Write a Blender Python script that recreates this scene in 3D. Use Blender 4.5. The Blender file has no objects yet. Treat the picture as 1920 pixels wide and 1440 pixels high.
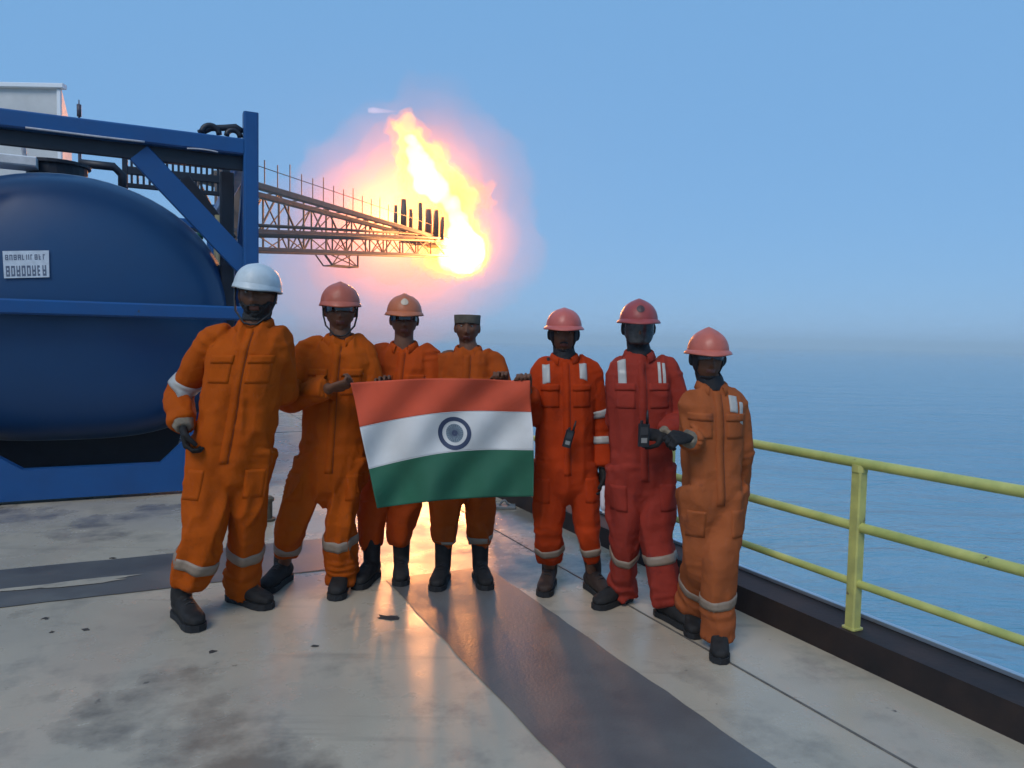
import bpy, bmesh, math, random
import numpy as np
from mathutils import Vector, Matrix
from mathutils.bvhtree import BVHTree

random.seed(7)
RAD = math.radians
scene = bpy.context.scene
COL = scene.collection

# ------------------------------------------------------------------ camera
CAM_LOC = Vector((0.0, 0.0, 1.5))
F_PX = 1400.0                      # focal length in pixels of a 1920 px wide picture
PITCH, ROLL = RAD(-3.35), RAD(1.1)
cam_data = bpy.data.cameras.new('camera')
cam_data.sensor_width = 36.0
cam_data.lens = 36.0 * F_PX / 1920.0
cam_data.clip_end = 20000.0
cam = bpy.data.objects.new('camera', cam_data)
COL.objects.link(cam)
_f = Vector((0, math.cos(PITCH), math.sin(PITCH)))
_u0 = Vector((1, 0, 0)).cross(_f)
_r = Vector((1, 0, 0)) * math.cos(ROLL) + _u0 * math.sin(ROLL)
_u = _r.cross(_f)
cam.matrix_world = Matrix(((_r.x, _u.x, -_f.x, CAM_LOC.x), (_r.y, _u.y, -_f.y, CAM_LOC.y),
                           (_r.z, _u.z, -_f.z, CAM_LOC.z), (0, 0, 0, 1)))
scene.camera = cam

# ------------------------------------------------------------------ light
SUN_ELEV, SUN_AZ = RAD(47), RAD(205)          # azimuth clockwise from +Y
world = bpy.data.worlds.new('World')
scene.world = world
world.use_nodes = True
wn = world.node_tree.nodes
wl = world.node_tree.links
wn.clear()
w_out = wn.new('ShaderNodeOutputWorld')
w_bg = wn.new('ShaderNodeBackground')
w_sky = wn.new('ShaderNodeTexSky')
w_sky.sky_type = 'NISHITA'
w_sky.sun_disc = False
w_sky.sun_elevation = SUN_ELEV
w_sky.sun_rotation = SUN_AZ
w_sky.altitude = 0
w_sky.air_density = 1.0
w_sky.dust_density = 0.3
w_sky.ozone_density = 2.5
w_bg.inputs['Strength'].default_value = 0.085
# a high, even layer of haze takes most of the gradient out of the clear sky
w_mix = wn.new('ShaderNodeMix'); w_mix.data_type = 'RGBA'
w_mix.inputs['Factor'].default_value = 0.84
w_mix.inputs['B'].default_value = (2.15, 4.75, 8.5, 1)
wl.new(w_sky.outputs['Color'], w_mix.inputs['A'])
wl.new(w_mix.outputs['Result'], w_bg.inputs['Color'])
wl.new(w_bg.outputs['Background'], w_out.inputs['Surface'])

sun_data = bpy.data.lights.new('sun', 'SUN')
sun_data.energy = 1.5
sun_data.angle = RAD(28)
sun_data.color = (1.0, 0.94, 0.87)
sun = bpy.data.objects.new('sun', sun_data)
COL.objects.link(sun)
_sd = Vector((math.sin(SUN_AZ) * math.cos(SUN_ELEV), math.cos(SUN_AZ) * math.cos(SUN_ELEV), math.sin(SUN_ELEV)))
sun.rotation_euler = _sd.to_track_quat('Z', 'Y').to_euler()

scene.view_settings.view_transform = 'Standard'
scene.view_settings.look = 'None'
scene.view_settings.exposure = 0.15
scene.view_settings.gamma = 1.0
scene.view_settings.use_curve_mapping = False
scene.cycles.use_denoising = True
scene.cycles.max_bounces = 4
scene.cycles.diffuse_bounces = 3
scene.cycles.glossy_bounces = 3
scene.cycles.transmission_bounces = 2
scene.cycles.use_adaptive_sampling = True
scene.cycles.adaptive_threshold = 0.02
scene.cycles.volume_bounces = 0
scene.cycles.transparent_max_bounces = 12
scene.cycles.sample_clamp_indirect = 6.0


# ------------------------------------------------------------------ helpers
def at(px, py, Y):
    """World point at forward distance Y on the sight line of a picture point (1920 x 1440 grid)."""
    d = _f + _r * ((px - 960.0) / F_PX) + _u * ((720.0 - py) / F_PX)
    return CAM_LOC + d * (Y / d.y)


def ground(px, py, z=0.0):
    d = _f + _r * ((px - 960.0) / F_PX) + _u * ((720.0 - py) / F_PX)
    return CAM_LOC + d * ((z - CAM_LOC.z) / d.z)


def link(o, parent=None):
    COL.objects.link(o)
    if parent is not None:
        o.parent = parent
        o.matrix_parent_inverse = parent.matrix_world.inverted()
    return o


def empty(name, loc, label=None, cat=None, group=None):
    o = bpy.data.objects.new(name, None)
    o.empty_display_size = 0.2
    COL.objects.link(o)
    o.matrix_world = Matrix.Translation(Vector(loc))
    tag(o, label, cat, group)
    return o


def tag(o, label=None, cat=None, group=None, kind=None):
    if label: o['label'] = label
    if cat: o['category'] = cat
    if group: o['group'] = group
    if kind: o['kind'] = kind
    return o


def mesh_obj(name, verts, faces, mat, parent=None, smooth=False, recalc=True):
    me = bpy.data.meshes.new(name)
    me.from_pydata([tuple(v) for v in verts], [], faces)
    if recalc:
        bm = bmesh.new(); bm.from_mesh(me)
        bmesh.ops.recalc_face_normals(bm, faces=bm.faces)
        bm.to_mesh(me); bm.free()
    if smooth:
        me.polygons.foreach_set('use_smooth', [True] * len(me.polygons))
    me.update()
    if mat is not None:
        me.materials.append(mat)
    return link(bpy.data.objects.new(name, me), parent)


class MB:
    """Collects shapes and links them as one mesh object."""
    def __init__(self): self.v, self.f = [], []

    def add(self, verts, faces):
        b = len(self.v)
        self.v.extend(Vector(p) for p in verts)
        self.f.extend(tuple(b + i for i in q) for q in faces)
        return self

    def beam(self, p0, p1, w, h, up=(0, 0, 1), ch=0.12):
        """A bar from p0 to p1, w wide and h high, with chamfered long edges."""
        p0, p1 = Vector(p0), Vector(p1)
        d = (p1 - p0).normalized()
        up = Vector(up)
        if abs(d.dot(up)) > 0.98: up = Vector((0, 1, 0))
        s = d.cross(up).normalized(); u = s.cross(d).normalized()
        c = min(w, h) * ch
        prof = [(-w/2 + c, -h/2), (w/2 - c, -h/2), (w/2, -h/2 + c), (w/2, h/2 - c), (w/2 - c, h/2), (-w/2 + c, h/2), (-w/2, h/2 - c), (-w/2, -h/2 + c)]
        vs = [p0 + s*a + u*b for a, b in prof] + [p1 + s*a + u*b for a, b in prof]
        fs = [(i, (i+1) % 8, 8 + (i+1) % 8, 8 + i) for i in range(8)]
        fs += [tuple(range(7, -1, -1)), tuple(range(8, 16))]
        return self.add(vs, fs)

    def tube(self, pts, r, seg=10, caps=True):
        pts = [Vector(p) for p in pts]
        rr = r if isinstance(r, (list, tuple)) else [r] * len(pts)
        rings = []
        ref = None
        for i, p in enumerate(pts):
            a = pts[max(i-1, 0)]; b = pts[min(i+1, len(pts)-1)]
            d = (b - a).normalized()
            if ref is None:
                ref = Vector((0, 0, 1)) if abs(d.z) < 0.9 else Vector((1, 0, 0))
            s = d.cross(ref).normalized(); u = s.cross(d).normalized(); ref = u
            rings.append([p + (s*math.cos(2*math.pi*k/seg) + u*math.sin(2*math.pi*k/seg)) * rr[i] for k in range(seg)])
        return self.rings(rings, caps)

    def rings(self, rings, caps=True):
        n = len(rings[0]); vs = [p for r in rings for p in r]; fs = []
        for i in range(len(rings)-1):
            for k in range(n):
                fs.append((i*n+k, i*n+(k+1) % n, (i+1)*n+(k+1) % n, (i+1)*n+k))
        if caps:
            fs.append(tuple(range(n-1, -1, -1)))
            fs.append(tuple((len(rings)-1)*n+k for k in range(n)))
        return self.add(vs, fs)

    def prism(self, poly, axis):
        """poly: 3D points of one face; axis: extrusion vector."""
        n = len(poly); axis = Vector(axis)
        vs = [Vector(p) for p in poly] + [Vector(p) + axis for p in poly]
        fs = [tuple(range(n-1, -1, -1)), tuple(range(n, 2*n))] + [(i, (i+1) % n, n+(i+1) % n, n+i) for i in range(n)]
        return self.add(vs, fs)

    def ellipsoid(self, c, r, seg=16, rows=10):
        c = Vector(c); vs = [c + Vector((0, 0, r[2]))]
        for i in range(1, rows):
            t = math.pi*i/rows
            for k in range(seg):
                a = 2*math.pi*k/seg
                vs.append(c + Vector((r[0]*math.sin(t)*math.cos(a), r[1]*math.sin(t)*math.sin(a), r[2]*math.cos(t))))
        vs.append(c - Vector((0, 0, r[2])))
        fs = [(0, 1+k, 1+(k+1) % seg) for k in range(seg)]
        for i in range(rows-2):
            for k in range(seg):
                a = 1+i*seg
                fs.append((a+k, a+seg+k, a+seg+(k+1) % seg, a+(k+1) % seg))
        a = 1+(rows-2)*seg; e = len(vs)-1
        fs += [(e, a+(k+1) % seg, a+k) for k in range(seg)]
        return self.add(vs, fs)

    def build(self, name, mat, parent=None, smooth=False):
        return mesh_obj(name, self.v, self.f, mat, parent, smooth)


def autosmooth(o, deg=40):
    me = o.data
    me.polygons.foreach_set('use_smooth', [True] * len(me.polygons))
    me.set_sharp_from_angle(angle=RAD(deg))
    return o


def material(name, color, rough=0.5, metal=0.0, spec=0.5, var=0.0, var_scale=8.0, var_color=None, bump=0.0, bump_scale=60.0,
             rough_var=0.0, chips=None, chip_at=0.66, chip_scale=9.0, coat=0.0, emit=None, emit_s=0.0, sheen=0.0):
    m = bpy.data.materials.new(name); m.use_nodes = True
    nt = m.node_tree; n = nt.nodes; l = nt.links
    b = n['Principled BSDF']
    b.inputs['Base Color'].default_value = (*color, 1)
    b.inputs['Roughness'].default_value = rough
    b.inputs['Metallic'].default_value = metal
    b.inputs['Specular IOR Level'].default_value = spec
    b.inputs['Coat Weight'].default_value = coat
    b.inputs['Sheen Weight'].default_value = sheen
    tc = n.new('ShaderNodeTexCoord')
    if var > 0 or rough_var > 0:
        nz = n.new('ShaderNodeTexNoise'); nz.inputs['Scale'].default_value = var_scale
        nz.inputs['Detail'].default_value = 6; nz.inputs['Roughness'].default_value = 0.62
        l.new(tc.outputs['Object'], nz.inputs['Vector'])
    if var > 0:
        rp = n.new('ShaderNodeValToRGB')
        rp.color_ramp.elements[0].position = 0.35; rp.color_ramp.elements[1].position = 0.68
        l.new(nz.outputs['Fac'], rp.inputs['Fac'])
        mx = n.new('ShaderNodeMix'); mx.data_type = 'RGBA'
        c2 = var_color or tuple(c * (1 - var) for c in color)
        mx.inputs['A'].default_value = (*color, 1); mx.inputs['B'].default_value = (*c2, 1)
        mu = n.new('ShaderNodeMath'); mu.operation = 'MULTIPLY'; mu.inputs[1].default_value = 1.0 if var_color is None else var
        l.new(rp.outputs['Color'], mu.inputs[0]); l.new(mu.outputs[0], mx.inputs['Factor'])
        l.new(mx.outputs['Result'], b.inputs['Base Color'])
    if chips:
        # paint chipped or rusted through in small sharp-edged spots
        nc = n.new('ShaderNodeTexNoise'); nc.inputs['Scale'].default_value = chip_scale; nc.inputs['Detail'].default_value = 9; nc.inputs['Roughness'].default_value = 0.68
        l.new(tc.outputs['Object'], nc.inputs['Vector'])
        rc = n.new('ShaderNodeMapRange'); rc.inputs['From Min'].default_value = chip_at; rc.inputs['From Max'].default_value = chip_at + 0.025
        l.new(nc.outputs['Fac'], rc.inputs['Value'])
        mc = n.new('ShaderNodeMix'); mc.data_type = 'RGBA'; mc.inputs['B'].default_value = (*chips, 1)
        l.new(rc.outputs['Result'], mc.inputs['Factor'])
        if var > 0: l.new(mx.outputs['Result'], mc.inputs['A'])
        else: mc.inputs['A'].default_value = (*color, 1)
        l.new(mc.outputs['Result'], b.inputs['Base Color'])
    if rough_var > 0:
        mr = n.new('ShaderNodeMapRange')
        mr.inputs['From Min'].default_value = 0.3; mr.inputs['From Max'].default_value = 0.7
        mr.inputs['To Min'].default_value = max(0.02, rough - rough_var); mr.inputs['To Max'].default_value = min(1, rough + rough_var)
        l.new(nz.outputs['Fac'], mr.inputs['Value']); l.new(mr.outputs['Result'], b.inputs['Roughness'])
    if bump > 0:
        nb = n.new('ShaderNodeTexNoise'); nb.inputs['Scale'].default_value = bump_scale; nb.inputs['Detail'].default_value = 5
        l.new(tc.outputs['Object'], nb.inputs['Vector'])
        bp = n.new('ShaderNodeBump'); bp.inputs['Strength'].default_value = bump; bp.inputs['Distance'].default_value = 0.01
        l.new(nb.outputs['Fac'], bp.inputs['Height']); l.new(bp.outputs['Normal'], b.inputs['Normal'])
    if emit:
        b.inputs['Emission Color'].default_value = (*emit, 1); b.inputs['Emission Strength'].default_value = emit_s
    return m


def volume_material(name, color=(1, 1, 1), density=0.0, emit=None, emit_s=0.0, aniso=0.0):
    m = bpy.data.materials.new(name); m.use_nodes = True
    n = m.node_tree.nodes; l = m.node_tree.links; n.clear()
    out = n.new('ShaderNodeOutputMaterial')
    v = n.new('ShaderNodeVolumePrincipled')
    v.inputs['Color'].default_value = (*color, 1)
    v.inputs['Density'].default_value = density
    v.inputs['Anisotropy'].default_value = aniso
    if emit:
        v.inputs['Emission Color'].default_value = (*emit, 1); v.inputs['Emission Strength'].default_value = emit_s
    l.new(v.outputs['Volume'], out.inputs['Volume'])
    return m

# ================================================================== setting
SEA_Z = -11.0
RD = Vector((-0.438, 0.899, 0.0)).normalized()      # along the rail, away from the camera
RN = Vector((RD.y, -RD.x, 0.0))                     # outboard
_rf = ground(1598, 1178, 0.13); RAIL0 = Vector((_rf.x, _rf.y, 0.0))                   # foot of the near rail post (on the coaming line)

# ---- water
def make_water():
    m = bpy.data.materials.new('sea_water'); m.use_nodes = True
    n = m.node_tree.nodes; l = m.node_tree.links
    b = n['Principled BSDF']
    b.inputs['Base Color'].default_value = (0.115, 0.285, 0.40, 1)
    b.inputs['Roughness'].default_value = 0.12
    b.inputs['IOR'].default_value = 1.33
    tc = n.new('ShaderNodeTexCoord')
    prev = None
    for sx, sy, sc_, st in ((1, 0.35, 0.09, 1.0), (1, 0.45, 0.36, 0.9), (1, 0.6, 1.3, 0.5)):
        mp = n.new('ShaderNodeMapping'); mp.inputs['Scale'].default_value = (sy, sx, 1); mp.inputs['Rotation'].default_value = (0, 0, RAD(14))
        nz = n.new('ShaderNodeTexNoise'); nz.inputs['Scale'].default_value = sc_; nz.inputs['Detail'].default_value = 5
        nz.inputs['Roughness'].default_value = 0.6; nz.inputs['Distortion'].default_value = 0.6
        l.new(tc.outputs['Object'], mp.inputs['Vector']); l.new(mp.outputs['Vector'], nz.inputs['Vector'])
        bp = n.new('ShaderNodeBump'); bp.inputs['Strength'].default_value = st; bp.inputs['Distance'].default_value = 0.30 / sc_ ** 0.9
        l.new(nz.outputs['Fac'], bp.inputs['Height'])
        if prev: l.new(prev.outputs['Normal'], bp.inputs['Normal'])
        prev = bp
    l.new(prev.outputs['Normal'], b.inputs['Normal'])
    S = 3500
    o = mesh_obj('sea_water', [(-S, -S, SEA_Z), (S, -S, SEA_Z), (S, S, SEA_Z), (-S, S, SEA_Z)], [(0, 1, 2, 3)], m)
    tag(o, kind='structure')
make_water()

# ---- deck
def deck_material():
    m = bpy.data.materials.new('deck_paint'); m.use_nodes = True
    n = m.node_tree.nodes; l = m.node_tree.links
    b = n['Principled BSDF']
    tc = n.new('ShaderNodeTexCoord')
    def noise(scale, detail=6, rough=0.6, sx=(1, 1, 1)):
        mp = n.new('ShaderNodeMapping'); mp.inputs['Scale'].default_value = sx; mp.inputs['Rotation'].default_value = (0, 0, RAD(-25))
        z = n.new('ShaderNodeTexNoise'); z.inputs['Scale'].default_value = scale; z.inputs['Detail'].default_value = detail; z.inputs['Roughness'].default_value = rough
        l.new(tc.outputs['Object'], mp.inputs['Vector']); l.new(mp.outputs['Vector'], z.inputs['Vector']); return z
    def ramp(z, a, b_):
        r = n.new('ShaderNodeMapRange'); r.inputs['From Min'].default_value = a; r.inputs['From Max'].default_value = b_
        l.new(z.outputs['Fac'], r.inputs['Value']); return r
    def mix(fac, c1, c2):
        x = n.new('ShaderNodeMix'); x.data_type = 'RGBA'
        l.new(fac.outputs['Result'], x.inputs['Factor'])
        for k, c in (('A', c1), ('B', c2)):
            if isinstance(c, tuple): x.inputs[k].default_value = (*c, 1)
            else: l.new(c.outputs['Result'], x.inputs[k])
        return x
    base = mix(ramp(noise(0.9), 0.35, 0.7), (0.46, 0.385, 0.285), (0.35, 0.30, 0.232))
    dirt = mix(ramp(noise(2.6, 8, 0.7), 0.52, 0.72), base, (0.25, 0.215, 0.17))
    spots = mix(ramp(noise(9, 3, 0.5), 0.72, 0.76), dirt, (0.09, 0.075, 0.06))
    streak = mix(ramp(noise(2.2, 5, 0.55, (0.25, 3.0, 1)), 0.60, 0.78), spots, (0.26, 0.225, 0.175))
    dampf = ramp(noise(0.55, 7, 0.62), 0.53, 0.60)
    damp = mix(dampf, streak, (0.20, 0.168, 0.13))
    l.new(damp.outputs['Result'], b.inputs['Base Color'])
    rr = ramp(noise(1.3, 6, 0.6), 0.35, 0.65)
    rr.inputs['To Min'].default_value = 0.15; rr.inputs['To Max'].default_value = 0.46
    wet = n.new('ShaderNodeMix'); wet.data_type = 'FLOAT'; wet.inputs['B'].default_value = 0.10
    l.new(dampf.outputs['Result'], wet.inputs['Factor']); l.new(rr.outputs['Result'], wet.inputs['A'])
    l.new(wet.outputs['Result'], b.inputs['Roughness'])
    nb = noise(75, 6, 0.7); bp = n.new('ShaderNodeBump'); bp.inputs['Strength'].default_value = 0.28; bp.inputs['Distance'].default_value = 0.004
    nb2 = noise(2.0, 3, 0.5); bp2 = n.new('ShaderNodeBump'); bp2.inputs['Strength'].default_value = 0.25; bp2.inputs['Distance'].default_value = 0.02
    l.new(nb.outputs['Fac'], bp.inputs['Height']); l.new(nb2.outputs['Fac'], bp2.inputs['Height']); l.new(bp2.outputs['Normal'], bp.inputs['Normal'])
    l.new(bp.outputs['Normal'], b.inputs['Normal'])
    return m

M_DECK = deck_material()
M_HULL = material('hull_paint', (0.03, 0.05, 0.09), 0.5, var=0.4, var_scale=0.6)
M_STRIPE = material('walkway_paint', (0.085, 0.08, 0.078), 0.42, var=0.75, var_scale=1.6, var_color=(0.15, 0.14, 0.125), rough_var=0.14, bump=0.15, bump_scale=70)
M_COAM = material('coaming_paint', (0.016, 0.012, 0.011), 0.6, var=0.6, var_scale=5, var_color=(0.045, 0.026, 0.018), spec=.25, bump=0.2, bump_scale=40)
M_SEAM = material('weld_bead', (0.13, 0.115, 0.095), 0.55, var=0.5, var_scale=14)

def rp(s, o, z=0.0):
    """Point on the deck: s metres along the rail from the near post, o metres outboard of it."""
    p = RAIL0 + RD*s + RN*o
    return Vector((p.x, p.y, z))

def make_deck():
    s0, s1, i0, i1 = -9.0, 27.0, 0.22, -32.0
    mb = MB().prism([rp(s0, i0), rp(s1, i0), rp(s1, i1), rp(s0, i1)], (0, 0, SEA_Z - 0.8))
    d = mb.build('deck', M_DECK)
    d.data.materials.append(M_HULL)
    for p in d.data.polygons:
        if p.normal.z < 0.5: p.material_index = 1
    tag(d, kind='structure')
    # weld seams between the deck plates: raised beads
    for k, off in enumerate((-0.62, -5.25, -10.25)):
        MB().beam(rp(s0+.2, off, 0.001), rp(s1-.2, off, 0.001), 0.013, 0.006, ch=0.4).build('weld_seam', M_SEAM, d)
    for s in (9.5,):
        MB().beam(rp(s, -0.64, 0.0005), rp(s, -18, 0.0005), 0.02, 0.008, ch=0.4).build('weld_seam', M_SEAM, d)
    # dark painted walkway: one strip along the rail, one across towards the tank
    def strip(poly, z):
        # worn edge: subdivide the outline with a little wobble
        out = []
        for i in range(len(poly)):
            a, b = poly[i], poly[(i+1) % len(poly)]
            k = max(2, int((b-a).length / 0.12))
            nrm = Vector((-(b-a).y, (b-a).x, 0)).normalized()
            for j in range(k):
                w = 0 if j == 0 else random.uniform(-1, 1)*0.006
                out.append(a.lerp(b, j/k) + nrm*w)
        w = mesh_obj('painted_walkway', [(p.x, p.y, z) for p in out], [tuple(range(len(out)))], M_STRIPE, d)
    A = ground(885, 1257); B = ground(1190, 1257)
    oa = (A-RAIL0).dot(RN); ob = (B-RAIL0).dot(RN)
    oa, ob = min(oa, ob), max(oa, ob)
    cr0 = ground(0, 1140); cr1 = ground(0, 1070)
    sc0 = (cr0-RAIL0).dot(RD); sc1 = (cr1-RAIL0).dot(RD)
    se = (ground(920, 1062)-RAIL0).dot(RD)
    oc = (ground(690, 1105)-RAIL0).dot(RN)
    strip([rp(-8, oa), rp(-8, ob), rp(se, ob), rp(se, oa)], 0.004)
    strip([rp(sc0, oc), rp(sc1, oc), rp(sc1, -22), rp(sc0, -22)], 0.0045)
    # bare patch scraped through the cross strip
    pts = []
    c = ground(132, 1096)
    ex = -RN; ey = RD
    for k in range(26):
        a = 2*math.pi*k/26
        r = 1 + 0.25*math.sin(3*a+1) + random.uniform(-.12, .12)
        pts.append(c + ex*(math.cos(a)*0.36*r) + ey*(math.sin(a)*0.05*r))
    mesh_obj('bare_patch', [(p.x, p.y, 0.0085) for p in pts], [tuple(range(26))], M_DECK, d)
    # coaming along the deck edge; pale strip has the edge highlight in its colour
    co = MB().prism([rp(s0, -0.09), rp(s0, 0.20), rp(s0, 0.20, 0.13), rp(s0, -0.06, 0.13)], RD*(s1-s0)).build('deck_coaming', M_COAM)
    tag(co, kind='structure')
    MB().beam(rp(s0, 0.175, 0.142), rp(s1, 0.175, 0.142), 0.03, 0.022).build('edge_highlight', material('edge_pale', (0.55, 0.6, 0.65), 0.3, 0.7), co)
    # rust flakes and dirt specks lying on the deck
    M_SPECK = material('rust_flake', (0.035, 0.028, 0.025), 0.8, bump=0.5)
    for i, (px, py, w) in enumerate(((85, 1160, .045), (97, 1186, .025), (162, 1181, .05), (211, 1047, .04), (725, 1158, .12), (398, 1222, .05), (588, 1212, .04))):
        c = ground(px, py); nv = 11
        vs = [c + Vector((0, 0, 0.009))]
        for k in range(nv):
            a = 2*math.pi*k/nv; r = w*(0.25+0.45*random.random())
            vs.append(c + Vector((math.cos(a)*r, math.sin(a)*r*0.7, 0.0015)))
        mesh_obj('rust_flake', vs, [(0, 1+k, 1+(k+1) % nv) for k in range(nv)] + [tuple(range(nv, 0, -1))], M_SPECK, d)
make_deck()

# ---- guard rail at the deck edge
def make_rail():
    M_Y = material('rail_yellow', (0.54, 0.52, 0.15), 0.42, var=0.75, var_scale=5, var_color=(0.24, 0.30, 0.07), chips=(0.10, 0.06, 0.03), chip_at=.63, chip_scale=7, bump=0.15, bump_scale=35, rough_var=0.12)
    M_YP = material('post_yellow', (0.52, 0.49, 0.14), 0.45, var=0.7, var_scale=8, var_color=(0.24, 0.24, 0.09), chips=(0.10, 0.055, 0.03), chip_at=.61, chip_scale=8, bump=0.2, bump_scale=30)
    root = empty('guard_rail', rp(0, 0, 0.13), 'yellow three-bar steel guard rail with chipped green-tinged paint along the deck edge', 'railing')
    L0, L1 = -6.0, 24.0
    for h, r in ((0.945, 0.025), (0.635, 0.024), (0.36, 0.020)):
        o = MB().tube([rp(L0 + (L1-L0)*k/30, 0.0, h + 0.004*math.sin(k*1.7)) for k in range(31)], r, 14).build('rail_bar', M_Y, root, True)
    s = -5.8
    while s < 24:
        mb = MB().beam(rp(s, 0, 0.13), rp(s, 0, 0.925), 0.055, 0.055, up=RD)
        o = mb.build('post', M_YP, root)
        MB().beam(rp(s, 0, 0.131), rp(s, 0, 0.139), 0.075, 0.075, up=RD).build('base_plate', M_YP, o)
        MB().beam(rp(s, 0, 0.90), rp(s, 0, 0.935), 0.066, 0.066, up=RD, ch=.25).build('saddle', M_YP, o)
        s += 1.45
make_rail()

# ================================================================== tank in its lifting frame
E1 = Vector((-0.903, -0.431, 0)).normalized()      # along the end frame, towards the left
E2 = Vector((-E1.y, E1.x, 0)) * 1.0                # back, along the tank
if E2.y < 0: E2 = -E2
TC0 = Vector((-2.47, 7.25, 0.0))

def tp(t, z, b=0.0):
    p = TC0 + E1*t + E2*b
    return Vector((p.x, p.y, z))

def make_tank():
    M_FR = material('frame_blue', (0.008, 0.075, 0.235), 0.38, var=0.5, var_scale=3, var_color=(0.007, 0.052, 0.165), chips=(0.05, 0.035, 0.03), chip_at=.68, chip_scale=5, bump=0.06, bump_scale=30, rough_var=0.1)
    M_TK = material('tank_blue', (0.006, 0.050, 0.140), 0.42, var=0.45, var_scale=1.3, var_color=(0.006, 0.040, 0.11), bump=0.04, bump_scale=14, rough_var=0.1)
    M_DK = material('dark_steel', (0.012, 0.016, 0.028), 0.5, var=0.4, var_scale=9)
    M_PALE = material('pale_pipe', (0.55, 0.53, 0.55), 0.4, var=0.3, var_scale=20)
    M_WHITE = material('white_lagging', (0.75, 0.78, 0.8), 0.5, var=0.2)
    M_KH = material('khaki_pipe', (0.22, 0.21, 0.12), 0.5, var=0.3)
    W, HT, LEN = 3.3, 3.6, 5.6
    root = empty('tank_container', tp(W/2, 0, LEN/2), 'big navy blue oval storage tank inside a blue steel lifting frame', 'tank')
    def B(name, a, b, w, h, mat=M_FR, up=(0, 0, 1), parent=root, bev=0.0):
        return MB().beam(a, b, w, h, up).build(name, mat, parent)
    pw = 0.135
    # corner posts
    for t in (pw/2, W - pw/2):
        for b in (0.0, LEN):
            o = B('corner_post', tp(t, 0.02, b), tp(t, HT, b), pw, pw, up=E2)
            B('foot_casting', tp(t, 0.0, b), tp(t, 0.16, b), pw+.02, pw+.02, up=E2, parent=o)
    for b, sgn in ((0.0, 1), (LEN, -1)):
        B('top_rail', tp(pw, 3.272, b), tp(W-pw, 3.272, b), 0.12, 0.15)
        B('top_rail_flange', tp(pw, 3.13, b+.055*sgn), tp(W-pw, 3.13, b+.055*sgn), 0.05, 0.13, M_DK)
        B('mid_rail', tp(pw, 1.705, b-.02*sgn), tp(W-pw, 1.705, b-.02*sgn), 0.16, 0.13)
    for t in (pw/2, W-pw/2):
        for z in (3.272, 0.16):
            B('side_rail', tp(t, z, pw/2), tp(t, z, LEN-pw/2), 0.12, 0.15)
        for z in (1.7,):
            B('side_rail', tp(t, z, pw/2), tp(t, z, LEN-pw/2), 0.08, 0.10)
    # notched bottom plate of the end frame
    for b in (-0.02, LEN-.08):
        poly = [tp(pw+.002, 0.03, b), tp(W-pw-.002, 0.03, b), tp(W-pw-.002, 1.05, b), tp(2.55, 0.72, b), tp(1.945, 0.30, b), tp(0.87, 0.30, b), tp(0.55, 0.62, b), tp(pw+.002, 1.05, b)]
        mb = MB()
        mid = [(poly[0], poly[1], poly[4], poly[5]), (poly[1], poly[2], poly[3], poly[4]), (poly[0], poly[5], poly[6], poly[7])]
        n = len(poly)
        vs = [Vector(p) for p in poly] + [Vector(p) + E2*0.10 for p in poly]
        fs = [(0, 1, 4, 5), (1, 2, 3, 4), (0, 5, 6, 7)]
        fs += [tuple(n+i for i in reversed(q)) for q in fs]
        fs += [(i, (i+1) % n, n+(i+1) % n, n+i) for i in range(n)]
        mb.add(vs, fs).build('bottom_plate', M_FR, root)
    # diagonal corner braces
    B('diagonal_brace', tp(1.02, 3.12, 0.03), tp(0.10, 2.15, 0.03), 0.07, 0.20, up=E2.cross(E1))
    B('diagonal_brace', tp(W-1.02, 3.12, 0.03), tp(W-0.10, 2.15, 0.03), 0.07, 0.20, up=E2.cross(E1))
    B('diagonal_brace', tp(0.07, 3.1, 0.3), tp(0.07, 0.5, 2.7), 0.08, 0.12)
    # pale rods along the top rail
    MB().tube([tp(0.97+0.01*k, 3.205+0.002*math.sin(k), -0.062) for k in range(0, 92, 6)], 0.009, 8).build('pale_rod', M_PALE, root, True)
    MB().tube([tp(0.36+0.012*k, 3.19-.0016*k*(k-22)*.05, -0.062) for k in range(0, 23, 2)], 0.007, 8).build('pale_rod', M_PALE, root, True)
    # shackles and sling on the rail top next to the post
    for t, r in ((0.42, 0.075), (0.22, 0.06)):
        pts = [tp(t + r*math.cos(a), 3.355 + r*1.0*math.sin(a) + 0.01, 0.0) for a in [math.pi*k/10 for k in range(11)]]
        MB().tube(pts, 0.026, 8).build('lifting_shackle', M_DK, root, True)
    MB().tube([tp(0.52, 3.36, .02), tp(0.42, 3.42, .02), tp(0.3, 3.44, .02), tp(0.2, 3.46, .01), tp(0.14, 3.42, 0)], 0.03, 8).build('wire_sling', M_DK, root, True)

    # oval tank with dished ends
    tc, zc, a_, b_ = 1.66, 1.72, 1.46, 1.235
    rings = []
    N = 72
    prof = []
    for k in range(13):
        u = k/12
        prof.append((0.10 + 0.42*(1-math.sqrt(max(0, 1-(u)**2.2))), max(u, 0.004)))
    prof += [(0.60, 1.0), (LEN-0.60, 1.0)]
    for k in range(12, -1, -1):
        u = k/12
        prof.append((LEN-0.10 - 0.42*(1-math.sqrt(max(0, 1-(u)**2.2))), max(u, 0.004)))
    def ov(a):          # oval, squarer in its lower half
        c, s_ = math.cos(a), math.sin(a)
        e = 1.0 if s_ > 0 else .66
        return math.copysign(abs(c)**e, c), math.copysign(abs(s_)**e, s_)
    for d, s in prof:
        rings.append([tp(tc + a_*s*ov(2*math.pi*k/N)[0], zc + b_*s*ov(2*math.pi*k/N)[1], d) for k in range(N)])
    tk = MB().rings(rings).build('tank_shell', M_TK, root, True)
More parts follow.
